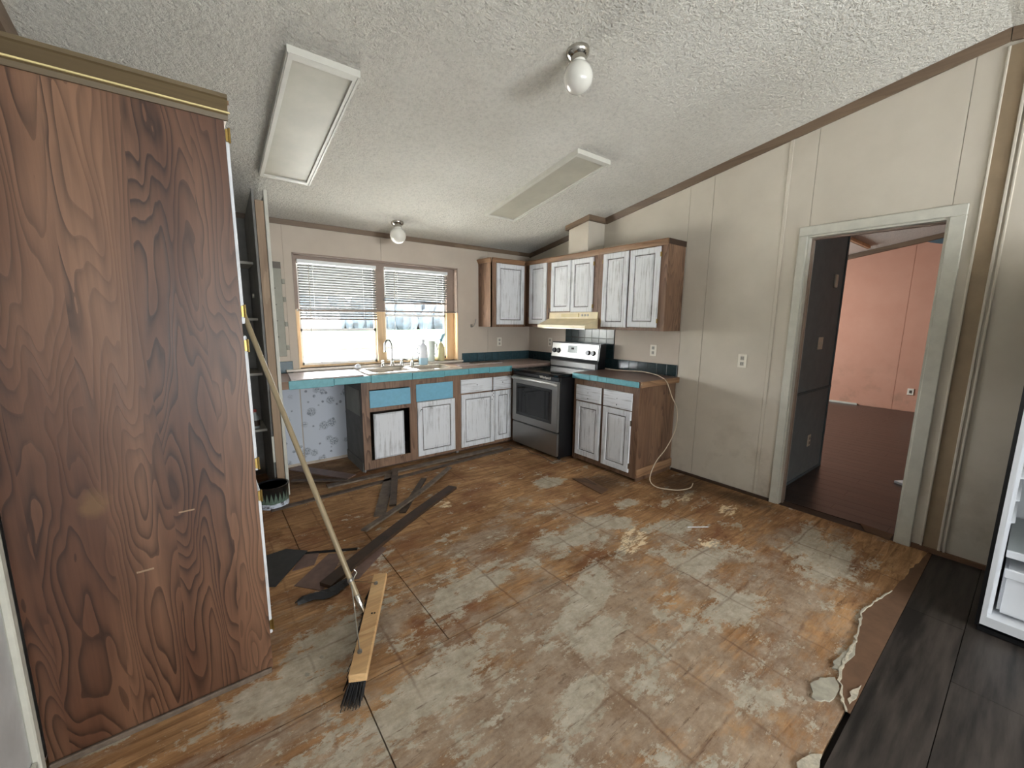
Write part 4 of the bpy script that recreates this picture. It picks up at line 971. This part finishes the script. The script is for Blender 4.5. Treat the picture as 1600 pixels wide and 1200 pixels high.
B(-4.2, -3.286, -.03, -.012, 0, 2.33).build('back_panel', 'closet_grey', t)
B(-3.60, -3.47, -.034, -.03, 1.95, 2.25).build('back_patch', 'tan_strip', t); B(-3.46, -3.36, -.036, -.03, 1.62, 2.30).build('back_patch', 'shelf_white', t)
B(-3.44, -3.37, -.036, -.03, 1.05, 1.42).build('back_patch', 'shelf_white', t)
for z in (1.925, 1.474, 1.015, .53):
    B(-4.2, -3.286, -.42, -.036, z - .02, z).build('shelf', 'shelf_white', t)
B(-4.2, -3.9, -.42, -.036, .53, .98).build('side_filler', 'closet_grey', t)
MB().cyl((-3.287, -.3, 1.66), (-3.30, -.3, 1.66), .018, n=10).build('hook_knob', 'fixture_white', t)
t = thing('small_bottle', 'small dark bottle with red cap standing on the lowest closet shelf', 'bottle', (-3.36, -.34, .53))
MB().lathe([(.03, 0), (.032, .01), (.03, .09), (.014, .12), (.012, .14)], -3.36, -.34, 16, cz=.5305).build('body', 'fridge_grey', t, smooth=True)
MB().lathe([(.032, .02), (.032, .07)], -3.36, -.34, 16, cz=.53).build('label', 'dark_wood', t, smooth=True)
MB().lathe([(.014, .14), (.014, .165)], -3.36, -.34, 12, cz=.53).build('cap', 'cap_red', t, smooth=True)
# paint tin / pot
def pot_mat():
    n = N('pot_print', .3)
    P_ = n.sep(n.O); ang = n.math('ARCTAN2', P_[1], P_[0]); z = P_[2]
    tri = n.math('ABSOLUTE', n.math('SUBTRACT', n.math('FRACT', n.math('MULTIPLY', ang, 3.6)), .5))
    hgt = n.math('ADD', n.math('MULTIPLY', n.math('SUBTRACT', .5, tri), .15), .060)
    tree = n.math('LESS_THAN', z, hgt)
    f = n.noise(n.O, 60, 3, .7)
    green = n.mix(f, c(38, 62, 52), c(128, 148, 132))
    cc = n.mix(tree, c(22, 24, 24), green)
    snow = n.math('LESS_THAN', z, n.math('ADD', .036, n.math('MULTIPLY', n.noise(n.O, 14, 2), .02)))
    cc = n.mix(snow, cc, n.mix(n.ramp(n.noise(n.O, 30, 2), (.35, 0.), (.5, 1.)), c(90, 84, 92), c(206, 214, 226)))
    n.col(cc); MAT['pot_print'] = n.m
pot_mat()
t = thing('printed_pot', 'round black pot printed with green trees and snow on the floor by the closet', 'pot', (-3.325, -.84, 0))
MB().lathe([(.098, 0), (.108, .006), (.110, .165), (.113, .17), (.113, .176), (.105, .176), (.104, .165), (.101, .012), (.0, .012)], -3.325, -.84, 36, cz=0).build('body', 'pot_print', t, smooth=True)
MB().lathe([(.1135, .166), (.1155, .170), (.1155, .177), (.1035, .177), (.1035, .166)], -3.325, -.84, 36).build('rim', 'black_enamel', t, smooth=True)
MB().lathe([(.103, .013), (.103, .16)], -3.325, -.84, 30).build('lining', 'gap_black', t, smooth=True)

# ------------------------------------------------------------------ broom
t = thing('push_broom', 'push broom with pale wooden head and black bristles leaning on the tall cabinet', 'broom', (-3.185, -2.70, 0))
A, Bp = Vector((-3.025, -2.415, .10)), Vector((-3.318, -2.985, .10))
d = (Bp - A).normalized(); sd = Vector((-d.y, d.x, 0)) * .034
upv = Vector((0, 0, .034))
tilt = Vector((.006, -.006, 0))
MB().hexa([A - sd, A + sd, Bp + sd, Bp - sd, A - sd + upv, A + sd + upv, Bp + sd + upv, Bp - sd + upv]).build('head_block', 'broom_wood', t, .003)
m = MB(); rnd = random.Random(3)
for i in range(62):
    for j in range(9):
        p = A + d * (.012 + (i + .5) / 62 * ((Bp - A).length - .02)) + sd * ((j - 4) / 5.4) - sd * .12
        q = p + Vector((rnd.uniform(-.008, .008), rnd.uniform(-.008, .008), 0)) - sd * .0 + - sd * (1.15 - .4 * i / 62) + sd * ((j - 4) / 14) + d * ((i - 31) / 31 * .016 + .014)
        q.z = .002
        m.cyl(p, q, .0034, .0016, n=3, cap=False)
m.build('bristles', 'bristle', t, kind='stuff')
P0, P1 = Vector((-3.190, -2.655, .13)), Vector((-3.503, -1.955, 1.505))
dd = (P1 - P0).normalized()
MB().cyl(P0 + dd * .075, P1, .0125, n=16).build('handle', 'handle_tan', t, smooth=True)
MB().lathe([(.006, 0), (.009, .01), (.012, .02), (.015, .04), (.0155, .075), (.0135, .085)], P0.x, P0.y, 16, ax=dd, cz=P0.z).build('ferrule', 'chrome', t, smooth=True)
pj = P0 + dd * .15
MB().lathe([(.014, 0), (.0155, .004), (.0155, .012), (.014, .016)], pj.x, pj.y, 14, ax=dd, cz=pj.z).build('clamp', 'steel', t)
for f_ in (.14, .83):
    q = A + d * (f_ * (Bp - A).length) + upv - sd * .3
    MB().tube([pj, pj.lerp(q, .5) + Vector((0, 0, .004)), q + Vector((0, 0, .005))], .0028, 6).build('brace_wire', 'chrome', t, smooth=True)
    MB().cyl(q, q + Vector((0, 0, .008)), .010, n=8).build('screw', 'steel', t)
MB().tube([pj + Vector((.012, 0, .012)), pj + Vector((.03, .01, .03)), pj + Vector((.02, .02, .045)), pj + Vector((.035, .015, .055))], .003, 6).build('twisted_wire', 'chrome', t, smooth=True)
pm = A.lerp(Bp, .48) + upv
MB().cyl(pm + sd * .45, pm + sd * .45 + Vector((0, 0, .001)), .0045, n=10).cyl(pm + sd * .1, pm + sd * .1 + Vector((0, 0, .001)), .0045, n=10).build('screw_hole', 'gap_black', t)

# ------------------------------------------------------------------ boards on the floor
def strip(name, p0, p1, w, th, z, mat, label, cat='board', lift=0., bend=0.):
    p0, p1 = Vector((*p0, 0)), Vector((*p1, 0)); d = (p1 - p0).normalized(); s_ = Vector((-d.y, d.x, 0)) * w / 2
    m = MB(); n_ = 6; b = 0
    for k in range(n_ + 1):
        t_ = k / n_; p = p0.lerp(p1, t_) + Vector((-d.y, d.x, 0)) * bend * math.sin(math.pi * t_); zz = z + lift * t_
        m.v += [tuple(p - s_ + Vector((0, 0, zz))), tuple(p + s_ + Vector((0, 0, zz))), tuple(p + s_ + Vector((0, 0, zz + th))), tuple(p - s_ + Vector((0, 0, zz + th)))]
    for k in range(n_):
        for i in range(4): m.f.append((k * 4 + i, k * 4 + (i + 1) % 4, k * 4 + 4 + (i + 1) % 4, k * 4 + 4 + i))
    m.f += [(0, 1, 2, 3), tuple(n_ * 4 + i for i in (3, 2, 1, 0))]
    o = m.build(name, mat); return tag(o, label, cat)
strip('trim_strip', (-3.36, -.95), (-.92, -.80), .05, .012, .0005, 'strip_brown', 'long brown trim strip on the floor parallel to the window cabinets', 'strip')
strip('trim_strip', (-2.9, -.72), (-.98, -.70), .07, .014, .0005, 'strip_grey', 'long grey-brown strip right at the foot of the window cabinets', 'strip')
strip('wood_board', (-2.35, -.77), (-2.72, -1.53), .085, .012, .0005, 'strip_grey', 'grey-brown board pointing from the sink cabinet into the room')
strip('wood_board', (-2.265, -.70), (-2.585, -1.45), .055, .016, .0155, 'strip_brown', 'short dark board beside the grey-brown one under the sink cabinet')
strip('wood_strip', (-2.13, -1.05), (-2.56, -1.58), .05, .012, .001, 'strip_brown', 'short brown strip crossing the pile with its top towards the drawers', 'strip')
strip('wood_strip', (-1.83, -1.0), (-2.90, -1.73), .045, .014, .028, 'strip_grey', 'pale bent strip lying on top of the crossed pile', 'strip', 0, .03)
strip('wood_board', (-2.02, -1.40), (-3.25, -2.17), .08, .022, .0045, 'dark_wood', 'long dark board running from mid floor down to the broom', 'board', 0, -.02)
strip('wood_strip', (-3.50, -1.62), (-2.99, -1.88), .022, .006, .0002, 'gap_black', 'thin black strip behind the charcoal tile', 'strip')
strip('wood_board', (-3.05, -.05), (-2.66, -.62), .12, .012, .0005, 'mauve_board', 'mauve board on the floor inside the empty dishwasher bay')
strip('wood_board', (-3.13, -.42), (-2.72, -.70), .05, .010, .013, 'strip_brown', 'brown strip lying across the board in the empty bay', 'board')
def sheet(name, poly, z, th, mat, label, cat='sheet'):
    return tag(MB().prism(poly, z, z + th).build(name, mat), label, cat)
sheet('floor_tile', [(-3.49, -1.64), (-3.36, -1.63), (-3.255, -1.73), (-3.47, -2.01), (-3.53, -1.97)], .009, .005, 'charcoal_board', 'charcoal flooring offcut lying by the foot of the tall cabinet', 'tile')
sheet('floor_tile', [(-3.285, -1.745), (-3.20, -1.79), (-3.25, -1.90), (-3.37, -1.895)], .0005, .005, 'mauve_board', 'small mauve offcut tucked beside the charcoal one', 'tile')
sheet('floor_tile', [(-3.151, -1.83), (-3.075, -1.88), (-3.27, -2.19), (-3.385, -2.05)], .0005, .0035, 'mauve_board', 'mauve flooring piece left of the broom handle under the long board', 'tile')
sheet('floor_tile', [(-3.08, -2.20), (-3.125, -2.16), (-2.88, -1.90), (-2.835, -1.985)], .0005, .0035, 'mauve_board', 'mauve flooring piece right of the broom handle with rounded corner', 'tile')
sheet('vent_cover_board', [(-1.0, -1.87), (-.875, -1.955), (-.925, -2.235), (-1.045, -2.26)], .0005, .008, 'vent_brown', 'dark brown rectangular board covering the floor vent in front of the end cabinet', 'board')
# crumpled black plastic scrap
m = MB(); nx, ny = 14, 5; rnd = random.Random(5)
for i in range(nx):
    for j in range(ny):
        u = i / (nx - 1); v_ = j / (ny - 1) - .5
        px = -3.405 + u * .29; py = -2.24 + u * .015 + .015 * math.sin(u * 9)
        wv = .025 + .05 * math.sin(math.pi * min(u * 1.15, 1)) ** .7
        m.v.append((px + v_ * wv * .35, py - v_ * wv, .006 + .030 * (1 - (2 * v_) ** 2) * (.5 + .5 * u) + rnd.uniform(0, .010)))
for i in range(nx - 1):
    for j in range(ny - 1):
        a = i * ny + j; m.f.append((a, a + 1, a + ny + 1, a + ny))
o = m.build('plastic_scrap', 'black_plastic'); sf = o.modifiers.new('thick', 'SOLIDIFY'); sf.thickness = .003; sf.offset = 1
tag(o, 'crumpled black plastic scrap on the floor left of the broom head', 'scrap')
# loose crumbs of paper and plaster
rnd = random.Random(11)
base = None
spots = [(-2.466, -3.008), (-2.766, -3.325), (-2.15, -2.95), (-2.4, -3.12), (-1.9, -2.72), (-1.75, -2.45), (-2.2, -1.55), (-1.62, -1.55), (-1.5, -1.3), (-1.3, -1.0), (-1.55, -1.75), (-1.1, -2.45), (-.9, -2.65), (-.6, -2.9), (-2.0, -3.3),
         (-1.2, -3.55), (-1.0, -3.4), (-2.9, -2.75), (-2.7, -2.9), (-3.38, -2.66), (-3.45, -2.72), (-3.3, -2.8), (-2.55, -3.2), (-1.7, -3.15), (-1.45, -3.7), (-.75, -3.5), (-2.35, -2.35), (-1.28, -2.3), (-1.05, -.95), (-1.2, -.9)]
while len(spots) < 48: spots.append((rnd.uniform(-3.3, -.3), rnd.uniform(-3.95, -1.2)))
shapes = []
for k in range(5):
    n_ = rnd.randint(5, 7); pl = [(math.cos(2 * math.pi * i / n_) * rnd.uniform(.6, 1.1), math.sin(2 * math.pi * i / n_) * rnd.uniform(.4, .8)) for i in range(n_)]
    o = MB().prism(pl, 0, .22).build('paper_chip', 'torn_white' if k % 2 else 'chip_grey', origin=(0, 0, 0)); shapes.append(o)
for i, (x, y) in enumerate(spots):
    o = shapes[i] if i < 5 else shapes[i % 5].copy()
    if i >= 5: COL.objects.link(o)
    s_ = rnd.uniform(.006, .013) * (1.25 if i < 30 else .8); o.location = (x, y, .0008); o.scale = (s_, s_, s_ * 1.2); o.rotation_euler = (0, 0, rnd.uniform(0, 6.28))
    tag(o, 'tiny pale chip of torn paper on the bare subfloor', 'debris', 'pale chips scattered over the subfloor')
o = MB().cyl((-.985, -3.01, .006), (-.86, -3.10, .006), .004, n=8).build('metal_pin', 'steel', smooth=True); tag(o, 'small metal rod lying on the subfloor towards the doorway', 'rod')
o = MB().prism([(1.42, -3.72), (1.52, -3.78), (1.47, -3.86), (1.36, -3.82)], 0, .02).build('white_scrap', 'vinyl_white'); tag(o, 'small white scrap on the brown floor beyond the doorway', 'scrap')
o = MB().prism([(.13, -3.75), (.02, -3.80), (-.02, -3.94), (.11, -3.94)], .0005, .004).build('threshold_scrap', 'hardboard'); tag(o, 'flat brown scrap at the right foot of the doorway', 'scrap')

# ------------------------------------------------------------------ ceiling fixtures
def panel_light(x0, x1, ya, yb, label):
    t = thing('ceiling_light', label, 'ceiling light', ((x0 + x1) / 2, (ya + yb) / 2, cz((ya + yb) / 2) - .03), 'long fluorescent panels on the sloping ceiling')
    def q(a0, a1, b0, b1, d0, d1):
        return MB().hexa([(a0, b0, cz(b0) - d1), (a1, b0, cz(b0) - d1), (a1, b1, cz(b1) - d1), (a0, b1, cz(b1) - d1), (a0, b0, cz(b0) - d0), (a1, b0, cz(b0) - d0), (a1, b1, cz(b1) - d0), (a0, b1, cz(b1) - d0)])
    q(x0, x1, ya, yb, .001, .012).build('base_pan', 'fixture_white', t)
    m = MB(); w = .03
    for a in ((x0, x0 + w, ya, yb), (x1 - w, x1, ya, yb), (x0 + w, x1 - w, ya, ya + w * 1.4), (x0 + w, x1 - w, yb - w, yb)):
        k = q(*a, .012, .034); b = len(m.v); m.v += k.v; m.f += [tuple(b + i for i in f) for f in k.f]
    m.build('frame', 'fixture_white', t)
    q(x0 + w, x1 - w, ya + w * 1.4, yb - w, .0125, .024).build('diffuser', 'diffuser', t)
    for a in ((x0 + .006, x0 + .012, ya, yb), (x1 - .012, x1 - .006, ya, yb)): q(*a, .034, .038).build('edge_bead', 'fixture_white', t)
panel_light(-3.25, -2.912, -2.10, -.832, 'wide fluorescent ceiling panel above the left, nearest the tall cabinet')
panel_light(-1.345, -.97, -2.135, -.892, 'fluorescent ceiling panel near the wall cabinets on the right')
def globe(x, y, r, label):
    z = cz(y)
    t = thing('globe_light', label, 'ceiling light', (x, y, z))
    MB().lathe([(r * .80, .012), (r * .80, -.004), (r * .74, -.018), (r * .52, -.03), (r * .50, -.052)], x, y, 32, ax=(0, SL, 1), cz=z - .003).build('canopy', 'chrome', t, smooth=True)
    MB().lathe([(r * .47, .006)] + [(r * math.sin(a), -r + r * math.cos(a)) for a in [.5 + i * (math.pi - .5) / 16 for i in range(17)]], x, y - .008, 32, cz=z - .05).build('globe', 'opal_glass', t, smooth=True)
globe(-2.01, -2.76, .076, 'larger looking opal globe light on a chrome base near the top of the picture')
globe(-2.02, -.34, .078, 'opal globe light on the ceiling just above the kitchen window')
t = thing('far_ceiling_light', 'wood-framed ceiling light in the room beyond the doorway', 'ceiling light', (5.0, -2.0, 2.70))
def fq(a0, a1, b0, b1, d0, d1): return MB().hexa([(a0, b0, cz(b0) - d1), (a1, b0, cz(b0) - d1), (a1, b1, cz(b1) - d1), (a0, b1, cz(b1) - d1), (a0, b0, cz(b0) - d0), (a1, b0, cz(b0) - d0), (a1, b1, cz(b1) - d0), (a0, b1, cz(b1) - d0)])
fq(4.3, 5.45, -2.42, -1.6, .001, .05).build('frame', 'orange_wood', t, .004); fq(4.33, 5.42, -2.39, -1.63, .05, .055).build('diffuser', 'fixture_white', t)

# ------------------------------------------------------------------ fridge
t = thing('refrigerator', 'black refrigerator standing open without its door at the right edge', 'refrigerator', (-.42, -4.80, .004))
ya, yb = -5.22, -4.386
z0 = .006
B(-.75, -.05, yb - .02, yb, .03, 1.78).build('side_wall', 'black_enamel', t); B(-.75, -.05, ya, ya + .02, .03, 1.78).build('side_wall', 'black_enamel', t)
B(-.75, -.05, ya + .02, yb - .02, 1.76, 1.78).build('top_wall', 'black_enamel', t); B(-.07, -.05, ya + .02, yb - .02, .03, 1.76).build('back_wall', 'black_enamel', t); B(-.75, -.07, ya + .02, yb - .02, .03, .05).build('bottom_wall', 'black_enamel', t)
MB().box(-.785, -.75, yb - .014, yb, .03, 1.78).box(-.785, -.75, ya, ya + .014, .03, 1.78).box(-.785, -.75, ya, yb, 1.766, 1.78).build('front_edge', 'black_enamel', t)
m = MB()
m.box(-.79, -.745, yb - .032, yb - .014, .045, 1.766).box(-.79, -.745, ya + .014, ya + .032, .045, 1.766).box(-.79, -.745, ya + .032, yb - .032, .045, .09).box(-.79, -.745, ya + .032, yb - .032, 1.73, 1.766)
m.build('liner_flange', 'fridge_white', t)
m = MB(); m.box(-.745, -.09, yb - .045, yb - .022, .05, 1.74).box(-.745, -.09, ya + .022, ya + .045, .05, 1.74).box(-.11, -.075, ya + .045, yb - .045, .05, 1.74).box(-.745, -.11, ya + .045, yb - .045, .052, .085).box(-.745, -.11, ya + .045, yb - .045, 1.70, 1.74)
m.build('liner', 'fridge_white', t)
for z in (.55, .66, .77, .88, 1.0, 1.12, 1.24, 1.36): MB().prism([(yb - .045, z), (yb - .057, z + .006), (yb - .045, z + .012)], -.70, -.15, 'x').build('shelf_rib', 'fridge_white', t)
B(-.70, -.12, ya + .05, yb - .05, .40, .412).build('glass_shelf', 'fridge_grey', t); B(-.715, -.70, ya + .05, yb - .05, .385, .42).build('shelf_trim', 'fridge_white', t, .003)
for z in (.86, 1.25): B(-.60, -.12, ya + .05, yb - .05, z, z + .008).build('glass_shelf', 'fridge_grey', t)
dw_ = B(-.72, -.14, -4.80, yb - .055, .10, .33).build('crisper_drawer', 'fridge_white', t, .012, seg=2)
B(-.735, -.72, -4.80, yb - .055, .29, .335).build('drawer_lip', 'fridge_white', dw_, .004)
B(-.72, -.14, -5.16, -4.805, .10, .33).build('crisper_drawer', 'fridge_white', t, .012, seg=2)
MB().box(-.785, -.72, ya + .01, yb - .01, .008, .03).build('base_grille', 'black_enamel', t)
for fy in (yb - .06, ya + .06):
    for fx in (-.74, -.12): MB().cyl((fx, fy - .012, .024), (fx, fy + .012, .024), .019, n=12).build('roller', 'socket_dark', t)
